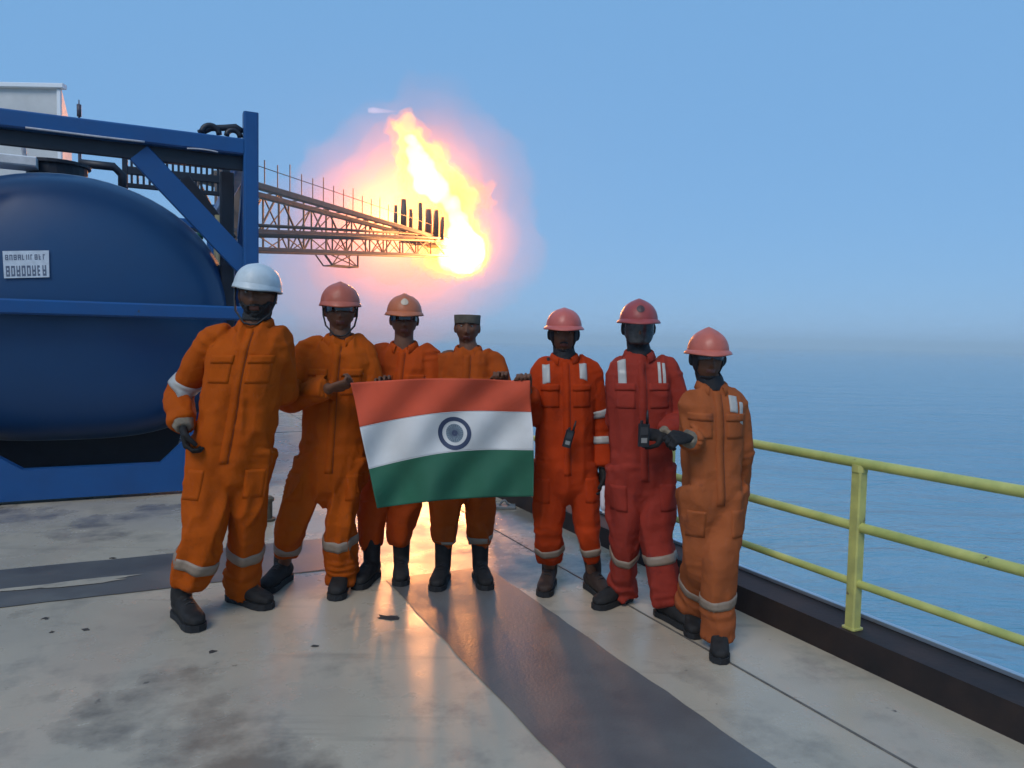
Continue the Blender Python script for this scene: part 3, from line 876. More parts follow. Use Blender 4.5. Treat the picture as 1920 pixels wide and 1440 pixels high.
def boot(parent, foot, yaw, shaft_top, s, mat, lean=None):
    """Work boot whose sole centre stands at `foot`; shaft leads up to the point shaft_top."""
    fw = Vector((math.sin(yaw), -math.cos(yaw), 0)); sd = Vector((fw.y, -fw.x, 0))
    up = Vector((0, 0, 1)); heel = foot - fw*0.095*s
    mb = MB()
    def ring(f, a, z0, z1):
        return [foot + fw*(f*s) + sd*(a*s*math.copysign(abs(math.cos(t))**.75, math.cos(t))) + up*(((z0+z1)/2 + (z1-z0)/2*math.copysign(abs(math.sin(t))**.8, math.sin(t)))*s) for t in [2*math.pi*k/18 for k in range(18)]]
    mb.rings([ring(-.138, .020, .04, .08), ring(-.128, .034, .028, .10), ring(-.09, .041, .024, .13), ring(-.03, .043, .024, .135), ring(.03, .046, .024, .115), ring(.08, .050, .024, .094), ring(.125, .050, .024, .084), ring(.155, .040, .026, .074), ring(.172, .022, .032, .06)])
    ank = foot - fw*0.055*s + up*0.10*s
    limb(mb, [ank - up*0.02*s, ank + up*0.05*s, shaft_top], [.050*s, .052*s, .060*s], 8, 16)
    # padded collar and instep fold
    co, fs = fuse(mb, 0.008, 3)
    b = np_mesh('boot', co, fs, mat, parent)
    out = []
    for f, a in ((-.142, .0), (-.136, .028), (-.105, .043), (-.04, .041), (.02, .044), (.09, .054), (.135, .052), (.165, .036), (.18, .0)):
        out.append((f, a))
    poly = [foot + fw*(f*s) + sd*(a*s) for f, a in out] + [foot + fw*(f*s) - sd*(a*s) for f, a in out[-2:0:-1]]
    so = MB().prism([p + up*0.002 for p in poly], up*0.032*s).build('sole', M_SOLE, b)
    # laces
    M = MB()
    for j in range(3):
        q = foot + fw*((.05-.03*j)*s) + up*((.108+.012*j)*s)
        M.tube([q - sd*.024*s - up*.006, q + up*.004, q + sd*.024*s - up*.006], .0035*s, 6)
    M.build('laces', M_STRAP, b, True)
    return b

class Cloth:
    """Ray caster on a finished garment or body for sewing patches onto it."""
    def __init__(self, co, fs): self.t = BVHTree.FromPolygons(co.tolist(), fs)

    def band(self, p0, p1, name, mat, parent, width, lift=0.004, seg=30, reach=0.25, bulge=0.0):
        """A tape round a limb, centred between p0 and p1 (axis points)."""
        p0, p1 = Vector(p0), Vector(p1); ax = (p1-p0).normalized(); c = (p0+p1)/2
        ref = Vector((0, 1, 0)) if abs(ax.y) < .9 else Vector((1, 0, 0)); u = ax.cross(ref).normalized(); v = ax.cross(u)
        rows = []
        last = 0.08
        for r, (o, lf) in enumerate(((-.5, -.002), (-.5, lift), (-.17, lift*1.3+bulge), (.17, lift*1.3+bulge), (.5, lift), (.5, -.002))):
            ring = []
            for k in range(seg):
                a = 2*math.pi*k/seg; dr = u*math.cos(a)+v*math.sin(a); q = c + ax*(o*width)
                h = self.t.ray_cast(q, dr, reach)
                dist = h[3] if h[0] is not None else last
                last = dist
                ring.append(dist)
            # keep the tape smooth where neighbouring cloth gets in the way
            md = sorted(ring)[len(ring)//2]
            ring = [min(x, md*1.45) for x in ring]
            rows.append([q + (u*math.cos(2*math.pi*k/seg)+v*math.sin(2*math.pi*k/seg))*(ring[k]+lf) for k in range(seg)])
        mb = MB().rings(rows, False)
        return mb.build(name, mat, parent, True)

    def patch(self, grid_pts, direction, name, mat, parent, lift=0.004, back=0.25):
        """grid_pts: rows of points in front of the surface; each is thrown along direction onto it."""
        d = Vector(direction).normalized()
        rows = []
        for r in grid_pts:
            row = []
            for p in r:
                h = self.t.ray_cast(Vector(p) - d*back, d, 0.8)
                row.append(h[0] - d*lift if h[0] is not None else None)
            rows.append(row)
        n, m = len(rows), len(rows[0])
        vs, idx, fs = [], {}, []
        for i in range(n):
            for j in range(m):
                if rows[i][j] is not None: idx[i, j] = len(vs); vs.append(rows[i][j])
        top = len(vs)
        vs += [p + d*(lift+0.003) for p in vs]
        for i in range(n-1):
            for j in range(m-1):
                q = [(i, j), (i, j+1), (i+1, j+1), (i+1, j)]
                if all(k in idx for k in q):
                    P = [vs[idx[k]] for k in q]
                    if max((P[a]-P[(a+1) % 4]).length for a in range(4)) < 0.12:
                        fs.append(tuple(idx[k] for k in q))
        edges = {}
        for f in fs:
            for a in range(4):
                e = (f[a], f[(a+1) % 4]); edges[e] = 1
        rim = [(a, b, top+b, top+a) for (a, b) in edges if (b, a) not in edges]
        if not fs: return None
        return mesh_obj(name, vs, fs + rim, mat, parent, True)

def rect(c, ux, uy, w, h, nx=7, ny=7):
    return [[c + ux*(w*(i/(nx-1)-.5)) + uy*(h*(.5-j/(ny-1))) for i in range(nx)] for j in range(ny)]

def hard_hat(parent, R, c, s, mat, mat_in, peak=0.0, brim=0.016, visor=0.045, ridge=0.006, strap=False, emblem=None):
    """Helmet; c = centre of the rim plane, R = head rotation."""
    N = 48
    def rim(a, grow):
        x = math.sin(a); y = -math.cos(a)
        fr = max(0, -y)**2.5
        return Vector((x*(0.106+grow), y*(0.134+grow) - fr*grow*(visor/max(brim, .001)-1 if grow > 0 else 0), 0))
    rows = []
    NR = 14
    for i in range(NR+1):
        t = i/NR*math.pi/2
        row = []
        for k in range(N):
            a = 2*math.pi*k/N
            p = rim(a, 0)*math.cos(t)**(0.80)
            z = 0.112*math.sin(t)**0.95
            w = math.exp(-(p.x/0.016)**2)*math.sin(t)
            z += ridge*w + peak*math.exp(-((p.x**2+p.y**2)/0.045**2))
            row.append(c + R @ (Vector((p.x, p.y, z))*s))
        rows.append(row)
    rows[-1] = [c + R @ (Vector((0.0005*math.sin(2*math.pi*k/N), 0.0005*math.cos(2*math.pi*k/N), 0.112+ridge+peak))*s) for k in range(N)]
    inner = [[c + R @ (Vector((rim(2*math.pi*k/N, 0).x*.97, rim(2*math.pi*k/N, 0).y*.97, 0.002))*s) for k in range(N)], [c + R @ (Vector((rim(2*math.pi*k/N, 0).x*.9, rim(2*math.pi*k/N, 0).y*.9, 0.05))*s) for k in range(N)], [c + R @ (Vector((rim(2*math.pi*k/N, 0).x*.3, rim(2*math.pi*k/N, 0).y*.3, 0.09))*s) for k in range(N)]]
    h = MB().rings(inner[::-1] + rows).build('hard_hat', mat, parent, True)
    br = []
    for g, z in ((0.0, 0.012), (brim*.6, 0.006), (brim, -0.002), (brim+.002, -0.008), (brim-.003, -0.010), (0.0, -0.004), (-.004, 0.0)):
        br.append([c + R @ (Vector((rim(2*math.pi*k/N, max(g, 1e-6)).x, rim(2*math.pi*k/N, max(g, 1e-6)).y, z - 0.010*max(0, math.cos(2*math.pi*k/N))**3*(g/max(brim, .001)) ))*s) for k in range(N)])
    MB().rings(br, False).build('brim', mat, h, True)
    # head band inside
    bd = [[c + R @ (Vector((math.sin(2*math.pi*k/N)*0.086, -math.cos(2*math.pi*k/N)*0.110+.002, z))*s) for k in range(N)] for z in (0.004, -0.022)]
    bd += [[c + R @ (Vector((math.sin(2*math.pi*k/N)*0.083, -math.cos(2*math.pi*k/N)*0.107+.002, z))*s) for k in range(N)] for z in (-0.022, 0.004)]
    MB().rings(bd, False).build('head_band', M_STRAP, h, True)
    if strap:
        for sx in (-1, 1):
            pts = [Vector((sx*.092, -.02, 0)), Vector((sx*.089, -.035, -.06)), Vector((sx*.075, -.05, -.115)), Vector((sx*.03, -.07, -.165)), Vector((0, -.075, -.172))]
            MB().tube([c + R @ (p*s) for p in pts], .005*s, 6).build('chin_strap', M_STRAP, h, True)
    if emblem:
        ca = []
        for rr in range(2):
            ring = []
        def shell_pt(x, zf):
            t = zf*math.pi/2
            y = -math.sqrt(max(0, 1-(x/(0.106*math.cos(t)**.8))**2))*0.134*math.cos(t)**.8
            return c + R @ (Vector((x, y-.0035, 0.112*math.sin(t)**.95 + ridge*math.exp(-(x/.016)**2)*math.sin(t)))*s)
        poly = [shell_pt(0.022*math.cos(2*math.pi*k/16), 0.38+0.13*math.sin(2*math.pi*k/16)) for k in range(16)]
        ctr = shell_pt(0, .38)
        mesh_obj('emblem', [ctr]+poly, [(0, 1+k, 1+(k+1) % 16) for k in range(16)], emblem, h)
    return h

def person(sp):
    Y = sp['Y']; s = sp['s']; girth = sp.get('girth', 1.0)
    def J(k):
        v = sp[k]; return at(v[0], v[1], Y + (v[2] if len(v) > 2 else 0))
    fA, fB = ground(*sp['footA']), ground(*sp['footB'])
    fA.z = fB.z = 0
    base = (fA+fB)/2
    root = empty('person', base, sp['label'], 'person', 'workers holding the flag on deck')
    shA, shB, nk, hd = J('shA'), J('shB'), J('neck'), J('head')
    elA, wrA, elB, wrB = J('elA'), J('wrA'), J('elB'), J('wrB')
    hiA, hiB = J('hipA'), J('hipB')
    knA, knB = J('knA'), J('knB')
    yA, yB = RAD(sp['yawA']), RAD(sp['yawB'])
    def ankle(f, yaw): return f - Vector((math.sin(yaw), -math.cos(yaw), 0))*0.055*s + Vector((0, 0, 0.10*s))
    anA, anB = ankle(fA, yA), ankle(fB, yB)
    hemA, hemB = sp.get('hemA', 0.09), sp.get('hemB', 0.09)
    pel = (hiA+hiB)/2
    Ls = (shB-shA).normalized(); Lh = (hiB-hiA).normalized()
    Ls = Vector((Ls.x, Ls.y*.8, Ls.z*.5)).normalized()
    spine = nk - pel
    fwd = Vector((0, 0, 1)).cross(Ls).normalized()
    if fwd.y > 0: fwd = -fwd

    # ---------------- coverall
    mb = MB()
    prof = ((-.345, .030, .050), (-.30, .080, .078), (-.19, .150, .110), (0, .170, .124), (.2, .165, .118), (.4, .168, .118), (.6, .178, .124), (.74, .184, .120), (.84, .182, .106), (.91, .156, .090), (.955, .112, .080), (.985, .078, .072), (1.01, .066, .066))
    rings = []
    belly = sp.get('belly', 0)
    for f, a, b in prof:
        L = Lh.lerp(Ls, min(max(f, 0), 1)).normalized(); up = spine.normalized(); F = L.cross(up).normalized()
        if F.y > 0: F = -F
        g = girth if f < .8 else 1+(girth-1)*.4
        c = pel + spine*f + F*(belly*math.exp(-((f-.25)/.25)**2))
        rg = []
        for k in range(28):
            t = 2*math.pi*k/28; ct, st = math.cos(t), math.sin(t)
            rg.append(c + L*(a*s*g*math.copysign(abs(ct)**.8, ct)) + F*(b*s*(1+(g-1)*.6)*math.copysign(abs(st)**.85, st)))
        rings.append(rg)
    mb.rings(rings)
    arm_r = [.075, .080, .070, .062, .056, .052, .050]
    for sh, el, wr in ((shA, elA, wrA), (shB, elB, wrB)):
        inn = sh.lerp(nk, .42) - spine.normalized()*.012*s; sh = sh - spine.normalized()*.012*s
        limb(mb, [inn, sh, sh.lerp(el, .5), el, el.lerp(wr, .5), wr.lerp(el, .06)], [x*s*(1+(girth-1)*.5) for x in (.050, .061, .068, .064, .059, .054)], 24, 18)
        cu = (wr-el).normalized(); q = wr.lerp(el, .1)
        mb.tube([q - cu*.02, q + cu*.012], .057*s, 18)
    for hi, kn, an, hem in ((hiA, knA, anA, hemA), (hiB, knB, anB, hemB)):
        L = sp.get('leg', 1.0)
        low = an + (kn-an).normalized()*max(0, hem - .10*s)*1.0 if hem > .1*s else an - Vector((0, 0, .1*s - hem))
        tuck = hem > .16
        rad = (.108, .100, .086, .078, .076, .064) if tuck else (.108, .100, .085, .075, .073, .077)
        limb(mb, [hi + spine*.06, hi, hi.lerp(kn, .55), kn, kn.lerp(low, .55), low], [x*s*L*(1+(girth-1)*.5) for x in rad], 26, 20)
    co, fs = fuse(mb, 0.0105, 5)
    # folds: noise stretched along the limb it lies on, bunched up at joints
    nrm = vnormals(co, fs)
    bones = [(pel, nk, .0, 1), (shA, elA, 0, 0), (elA, wrA, 0, 0), (shB, elB, 0, 0), (elB, wrB, 0, 0), (hiA, knA, 0, 0), (knA, anA, 0, 0), (hiB, knB, 0, 0), (knB, anB, 0, 0)]
    W, D = [], []
    sd = sp['seed']*13.7
    for bi, (p0, p1, _, tors) in enumerate(bones):
        p0a, p1a = np.array(p0), np.array(p1); ax = p1a-p0a; ln = np.linalg.norm(ax); ax = ax/ln
        rel = co-p0a; al = np.clip(rel@ax, 0, ln); dist = np.linalg.norm(rel-np.outer(al, ax), axis=1)
        dist = dist - (0.08 if tors else 0)
        W.append(1/(np.maximum(dist, .012)**4))
        par = np.outer(rel@ax, ax); per = rel-par
        q1 = per*12 + par*1.2 + sd + bi*3.1
        q1 = q1 + (noise3(co*5+sd)[:, None]-.5)*1.0
        n1 = (1-np.abs(2*noise3(q1)-1))**1.5
        q2 = per*6 + par*24 + sd*2 + bi*5.3
        n2 = (1-np.abs(2*noise3(q2)-1))**1.4
        t = (rel@ax)/ln
        if tors: jw = .35*np.exp(-((t-.12)/.10)**2) + .25*np.exp(-((t-.85)/.1)**2)
        elif bi in (6, 8): jw = 1.0*np.exp(-((t-.85)/.22)**2) + .5*np.exp(-(t/.15)**2)
        elif bi in (5, 7): jw = .5*np.exp(-((t-1)/.15)**2) + .4*np.exp(-(t/.2)**2)
        else: jw = .8*np.exp(-((t-1)/.2)**2) + .6*np.exp(-(t/.22)**2)
        jw = np.clip(jw, 0, 1)
        D.append((n1-.42)*.030*(1-.5*jw)*(1.35 if tors else 1.7 if bi in (5, 6, 7, 8) else .9) + (n2-.42)*.026*jw)
    W = np.array(W); D = np.array(D)
    disp = (W*D).sum(0)/W.sum(0)
    disp += (noise3(co*26+sd)-.5)*.004 + ((1-np.abs(2*noise3(co*np.array([17., 17., 13.])+sd*3)-1))**2-.3)*.005
    # pulled in at the elastic waist
    tt = (co-np.array(pel))@np.array(spine)/spine.length_squared
    wsel = W[0]/W.sum(0)
    disp -= .004*np.exp(-((tt-.20)/.035)**2)*wsel
    co = co + nrm*(disp*s)[:, None]
    cm = clothes_material('coverall_cloth', sp['col'], sp['dark'])
    cov = np_mesh('coverall', co, fs, cm, root)
    cl = Cloth(co, fs)

    # collar: a stand-up band folded over, open at the throat
    ups = spine.normalized(); cb = nk + ups*.005*s
    rows = []
    for lay, (rr, hz) in enumerate(((.066, -.005), (.068, .028), (.073, .036), (.082, .029), (.095, -.006), (.091, -.010), (.077, .023), (.072, .020))):
        row = []
        for k in range(25):
            a = RAD(28 + 304*k/24)
            op = abs(k-12)/12
            row.append(cb - fwd*(-rr*s*1.0*math.cos(a))*1.0 + Ls*(rr*s*math.sin(a)) + ups*((hz - .035*op**3)*s) + fwd*.006*s)
        rows.append(row)
    mbc = MB(); n = 25
    vs = [p for r in rows for p in r]
    fsx = [(i*n+k, i*n+k+1, ((i+1) % len(rows))*n+k+1, ((i+1) % len(rows))*n+k) for i in range(len(rows)) for k in range(n-1)]
    mbc.add(vs, fsx).build('collar', cm, root, True)

    # placket, pockets
    back = -fwd
    ctr = pel + spine*.45 + fwd*.1
    mp = material('zip_dark', tuple(x*.55 for x in sp['dark']), 0.85)  # darker cloth tone for the zip line
    Lr = Ls; 
    line = [[pel + spine*(.97-1.02*j/30) + Ls*(.019*s*(i-1)) + fwd*.1 for i in range(3)] for j in range(31)]
    cl.patch(line, back, 'front_placket', cm, root, .0035)
    cl.patch([[pel + spine*(.95-1.0*j/30) + Ls*((.022+.003*i)*s) + fwd*.1 for i in range(2)] for j in range(31)], back, 'zip', mp, root, .0035)
    for sx in (-1, 1):
        if sp.get('pockets', 1):
            pk = cl.patch(rect(pel + spine*.66 + Ls*(.093*s*sx) + fwd*.1, Ls, ups, .105*s, .125*s, 8, 9), back, 'chest_pocket', cm, root, .003)
            fl = cl.patch(rect(pel + spine*.745 + Ls*(.093*s*sx) + fwd*.1, Ls, ups, .112*s, .04*s, 8, 4), back, 'pocket_flap', cm, pk, .007)
    for hi, kn, sx in ((hiA, knA, -1), (hiB, knB, 1)):
        q = hi.lerp(kn, .35) + Ls*(.05*s*sx)
        cl.patch(rect(q + fwd*.1, Ls, ups, .09*s, .15*s, 7, 9), back, 'thigh_pocket', cm, root, .0025)
    # reflective tape
    for b in sp.get('bands', ()):
        nm, t, wd = b
        p0, p1 = {'uaA': (shA, elA), 'faA': (elA, wrA), 'uaB': (shB, elB), 'faB': (elB, wrB), 'shA': (knA, anA), 'shB': (knB, anB)}[nm]
        q = p0.lerp(p1, t); ax = (p1-p0).normalized()
        cl.band(q-ax*.03, q+ax*.03, 'reflective_band', M_BAND if nm[:2] == 'sh' else M_REF, root, wd*s, .005)
    for (off, w, f0, f1) in sp.get('stripes', ()):
        g = [[pel + spine*(f0+(f1-f0)*j/16) + Ls*((off+w*(i/4-.5))*s) + fwd*.1 for i in range(5)] for j in range(17)]
        cl.patch(g, (back*.75 - ups*.65).normalized() if sp.get('tilt', 1) else back, 'shoulder_stripe', M_REF, root, .006)

    # ---------------- body: head, neck, torso, arms, bare hands, legs as one surface
    yaw = sp.get('hyaw', 0); to_cam = math.degrees(math.atan2(-hd.x, hd.y))
    R = Matrix.Rotation(RAD(to_cam*.7 + yaw) * 1.0, 3, 'Z') @ Matrix.Rotation(RAD(sp.get('hpitch', 0)), 3, 'X') @ Matrix.Rotation(RAD(sp.get('hroll', 0)), 3, 'Y')
    hs = sp.get('hs', 1.0)
    mb = MB()
    hv, hf = head_points(R, hd, hs, .078 if sp.get('cap') else None)
    mb.add(hv, hf)
    for sx in (-1, 1):
        b = len(mb.v); mb.ellipsoid((0, 0, 0), (.010*hs, .020*hs, .032*hs), 12, 8)
        for i in range(b, len(mb.v)):
            v = Matrix.Rotation(RAD(20*sx), 3, 'Z') @ mb.v[i]
            mb.v[i] = hd + R @ (v + Vector((sx*.079*hs, .012*hs, -.004*hs)))
    nt = hd + R @ (Vector((0, .018, -.06))*hs)
    limb(mb, [pel + spine*.86, nk + ups*.01, nt.lerp(nk, .4), nt], [.075*s, .062*s, .056*hs, .058*hs], 12, 18)
    rings = []
    for f, a, b in prof:
        L = Lh.lerp(Ls, min(max(f, 0), 1)).normalized(); F = L.cross(spine.normalized()).normalized()
        k_ = .72
        rings.append([pel + spine*f + L*(a*s*k_*math.cos(2*math.pi*k/20)) + F*(b*s*k_*math.sin(2*math.pi*k/20)) for k in range(20)])
    mb.rings(rings)
    gl = sp.get('gloves', '')
    hands = {}
    for side, sh, el, wr in (('A', shA, elA, wrA), ('B', shB, elB, wrB)):
        limb(mb, [sh.lerp(nk, .4), sh, sh.lerp(el, .5), el, el.lerp(wr, .5), wr], [.04*s, .042*s, .040*s, .036*s, .033*s, .030*s], 22, 14)
        hp = sp['hand'+side]            # direction of the hand, out of the back of the hand, thumb side, curl
        tgt = mb if side not in gl else MB()
        hand_shape(tgt, wr + (wr-el).normalized()*.01, hp[0], hp[1], hp[2], s*.98*(1.12 if side in gl else 1), hp[3], sp.get('spread', 1.3))
        hands[side] = tgt
    for hi, kn, an in ((hiA, knA, anA), (hiB, knB, anB)):
        limb(mb, [hi + spine*.06, hi, hi.lerp(kn, .55), kn, kn.lerp(an, .55), an], [.07*s, .07*s, .06*s, .048*s, .046*s, .036*s], 22, 14)
    bco, bfs = fuse(mb, 0.0048, 2, .4)
    body = np_mesh('body', bco, bfs, M_SKIN, root)
    bc = Cloth(bco, bfs)
    for side in gl:
        el, wr = (elA, wrA) if side == 'A' else (elB, wrB)
        gco, gfs = fuse(hands[side], 0.0045, 2, .4)
        g = np_mesh('glove', gco, gfs, sp.get('glove_mat', M_GLOVE), root)
        ax = (wr-el).normalized()
        if sp.get('cuffs', True):
            m2 = MB()
            m2.tube([wr - ax*.040*s, wr - ax*.025*s, wr - ax*.0*s, wr + ax*.022*s], [.050*s, .052*s, .044*s, .034*s], 18)
            c2, f2 = fuse(m2, .006, 2)
            n2 = vnormals(c2, f2); c2 = c2 + n2*((noise3(c2*45+sd)-.5)*.012)[:, None]
            np_mesh('glove_cuff', c2, f2, sp.get('cuff_mat', M_CUFF), g)
    # face
    f_dir = R @ Vector((0, 1, 0)); hx = R @ Vector((1, 0, 0)); hz = R @ Vector((0, 0, 1))
    def on_face(x, z, w, h, name, mat, lift, nx=6, ny=4, arch=0.0):
        c = hd + (hx*x + hz*z)*hs - f_dir*.15
        g = rect(c, hx, hz, w*hs, h*hs, nx, ny)
        g = [[p - hz*(arch*((i/(nx-1)-.5)*2)**2*hs) for i, p in enumerate(r)] for r in g]
        return bc.patch(g, f_dir, name, mat, body, lift, .05)
    face = sp.get('face', 'plain')
    if face not in ('shield',):
        for sx in (-1, 1):
            q = hd + (hx*(.031*sx) + hz*.010)*hs - f_dir*.0725*hs
            e = MB().ellipsoid(q, (.0125*hs,)*3, 14, 10).build('eye', M_EYEW, body, True)
            MB().ellipsoid(q - f_dir*.0072*hs, (.0062*hs,)*3, 10, 8).build('iris', M_IRIS, e, True)
            on_face(.031*sx, .031, .036, .008, 'eyebrow', M_HAIR, .003, 8, 3, .004)
        on_face(0, -.0645, .044, .018, 'lips', M_LIP, .0015, 9, 5, -.003)
    else:
        pass
    def shell(name, mat, keep, lift, rough=.004, par=body):
        """Faces of the body that pass keep(local head point), lifted off: hair, beard, hood."""
        loc = (bco - np.array(hd)) @ np.array(R) / hs
        ok = keep(loc)
        nn = vnormals(bco, bfs)
        sel = [f for f in bfs if all(ok[i] for i in f)]
        if not sel: return
        use = sorted({i for f in sel for i in f}); mp_ = {v: i for i, v in enumerate(use)}
        lf = lift + rough*(noise3(bco[use]*70+sd)-.3) + rough*.6*(noise3(bco[use]*150)-.5)
        top = bco[use] + nn[use]*lf[:, None]
        low = bco[use] - nn[use]*.002
        F = [tuple(mp_[i] for i in f) for f in sel]
        ed = {}
        for f in F:
            for a in range(len(f)): ed[(f[a], f[(a+1) % len(f)])] = 1
        n0 = len(use)
        F += [(b, a, n0+a, n0+b) for (a, b) in ed if (b, a) not in ed]
        np_mesh(name, np.vstack([top, low]), F, mat, par)
    if sp.get('beard'):
        shell('beard', M_HAIR, lambda q: (q[:, 1] < .035) & (q[:, 2] > -.150) & ((q[:, 2] < -.030-.030*np.clip((.055-np.abs(q[:, 0]))/.055, 0, 1)**.5) | ((np.abs(q[:, 0]) < .03) & (q[:, 2] < -.046))) & ~((np.abs(q[:, 0]) < .021) & (q[:, 2] < -.055) & (q[:, 2] > -.075) & (q[:, 1] < 0)) & (q[:, 2] > -.122), .007, .008)
    elif sp.get('moustache'):
        on_face(0, -.050, .048, .010, 'moustache', M_HAIR, .004, 8, 3, .006)
    if face in ('hood', 'shield'):
        shell('hood', M_HOOD, lambda q: (q[:, 2] > -.165) & (np.hypot(q[:, 0], q[:, 1]-.01) < .105) & ~((q[:, 1] < -.02) & (np.abs(q[:, 0]) < .056) & (q[:, 2] > -.088) & (q[:, 2] < .055)) & (np.abs(q[:, 0]) < .11) & (np.abs(q[:, 1]) < .13), .006, .003)
    else:
        shell('hair', M_HAIR, lambda q: (q[:, 2] > -.055) & (q[:, 2] < .2) & ((q[:, 1] > .028) | (q[:, 2] > (.2 if sp.get('cap') else .07))) & ~((np.abs(q[:, 0]) > .080) & (q[:, 1] < .045)), .006, .004)
    if face == 'glasses' or sp.get('glasses'):
        gm = sp.get('lens', M_LENS)
        gr = []
        for j in range(6):
            row = []
            for k in range(21):
                a = RAD(-78+156*k/20)
                row.append(hd + R @ (Vector((.077*math.sin(a), -.104*math.cos(a)**.75 if abs(a) < 1.5 else -.01, .028-.036*j/5+.003*math.cos(a*2)))*hs))
            gr.append(row)
        vs = [p for r in gr for p in r]
        ob = mesh_obj('safety_glasses', vs, [(j*21+k, j*21+k+1, (j+1)*21+k+1, (j+1)*21+k) for j in range(5) for k in range(20)], gm, root, True)
        so = ob.modifiers.new('t', 'SOLIDIFY'); so.thickness = .003
        for sx in (-1, 1):
            MB().tube([hd + R @ (Vector((sx*.0765, -.03, .018))*hs), hd + R @ (Vector((sx*.083, .015, .018))*hs)], .003, 6).build('temple', M_STRAP, ob)
    if face == 'shield':
        gr = []
        for j in range(12):
            row = []
            v = j/11
            half = 62*(1-.45*max(0, (v-.55)/.45)**2)
            for k in range(25):
                a = RAD(-half+2*half*k/24)
                row.append(hd + R @ (Vector((.086*math.sin(a), -.020-.096*math.cos(a)+.018*v**2, .062-.150*v))*hs))
            gr.append(row)
        vs = [p for r in gr for p in r]
        ob = mesh_obj('face_shield', vs, [(j*25+k, j*25+k+1, (j+1)*25+k+1, (j+1)*25+k) for j in range(11) for k in range(24)], M_SHIELD, root, True)
        so = ob.modifiers.new('t', 'SOLIDIFY'); so.thickness = .003
    # head gear
    if sp.get('hat'):
        h = sp['hat']
        Rh = R @ Matrix.Rotation(RAD(h.get('tip', 0)), 3, 'X') @ Matrix.Rotation(RAD(h.get('roll', 0)), 3, 'Y')
        hm = material('hat_paint', h['col'], .42, var=.6, var_scale=16, var_color=tuple(x*.72 for x in h['col']), bump=.12, bump_scale=50, rough_var=.1)
        hard_hat(root, Rh, hd + R @ (Vector((0, .002, h.get('z', .040)))*hs), hs*h.get('s', 1.0), hm, M_STRAP, h.get('peak', 0), h.get('brim', .016), h.get('visor', .045), h.get('ridge', .006), h.get('strap', False), h.get('emblem'))
    if sp.get('cap'):
        # flat-topped brimless cap
        cmx = material('cap_cloth', sp['cap'], .85, var=.5, var_scale=14, bump=.4, bump_scale=70)
        rows = []
        zt = .086
        for z, gx, gy in ((.020, .082, .104), (.022, .086, .108), (.045, .087, .109), (zt-.004, .0895, .111), (zt, .087, .108), (zt+.002, .05, .06), (zt+.001, .001, .001)):
            rows.append([hd + R @ (Vector((gx*math.sin(2*math.pi*k/40), -gy*math.cos(2*math.pi*k/40)+.003, z + (.012 if z < .03 else 0)*math.cos(2*math.pi*k/40)))*hs) for k in range(40)])
        c_ = MB().rings(rows, False).build('flat_cap', cmx, root, True)
        c_.data.set_sharp_from_angle(angle=RAD(50))
    # boots
    bm_ = sp.get('boot', M_BOOT)
    for f, y, an, kn, hem in ((fA, yA, anA, knA, hemA), (fB, yB, anB, knB, hemB)):
        boot(root, f, y, an + (kn-an).normalized()*.20*s, s, bm_)
    return dict(root=root, pel=pel, spine=spine, Ls=Ls, fwd=fwd, wrA=wrA, wrB=wrB, cl=cl, nk=nk)

ORANGE = ((0.43, 0.078, 0.005), (0.30, 0.050, 0.004))
BURNT = ((0.37, 0.066, 0.008), (0.25, 0.044, 0.007))
REDOR = ((0.42, 0.040, 0.006), (0.30, 0.026, 0.005))
RED = ((0.30, 0.036, 0.022), (0.21, 0.025, 0.016))
TAN = ((0.36, 0.095, 0.030), (0.26, 0.066, 0.022))
PINKHAT = (0.55, 0.16, 0.11)
DN = (0, 0, -1)

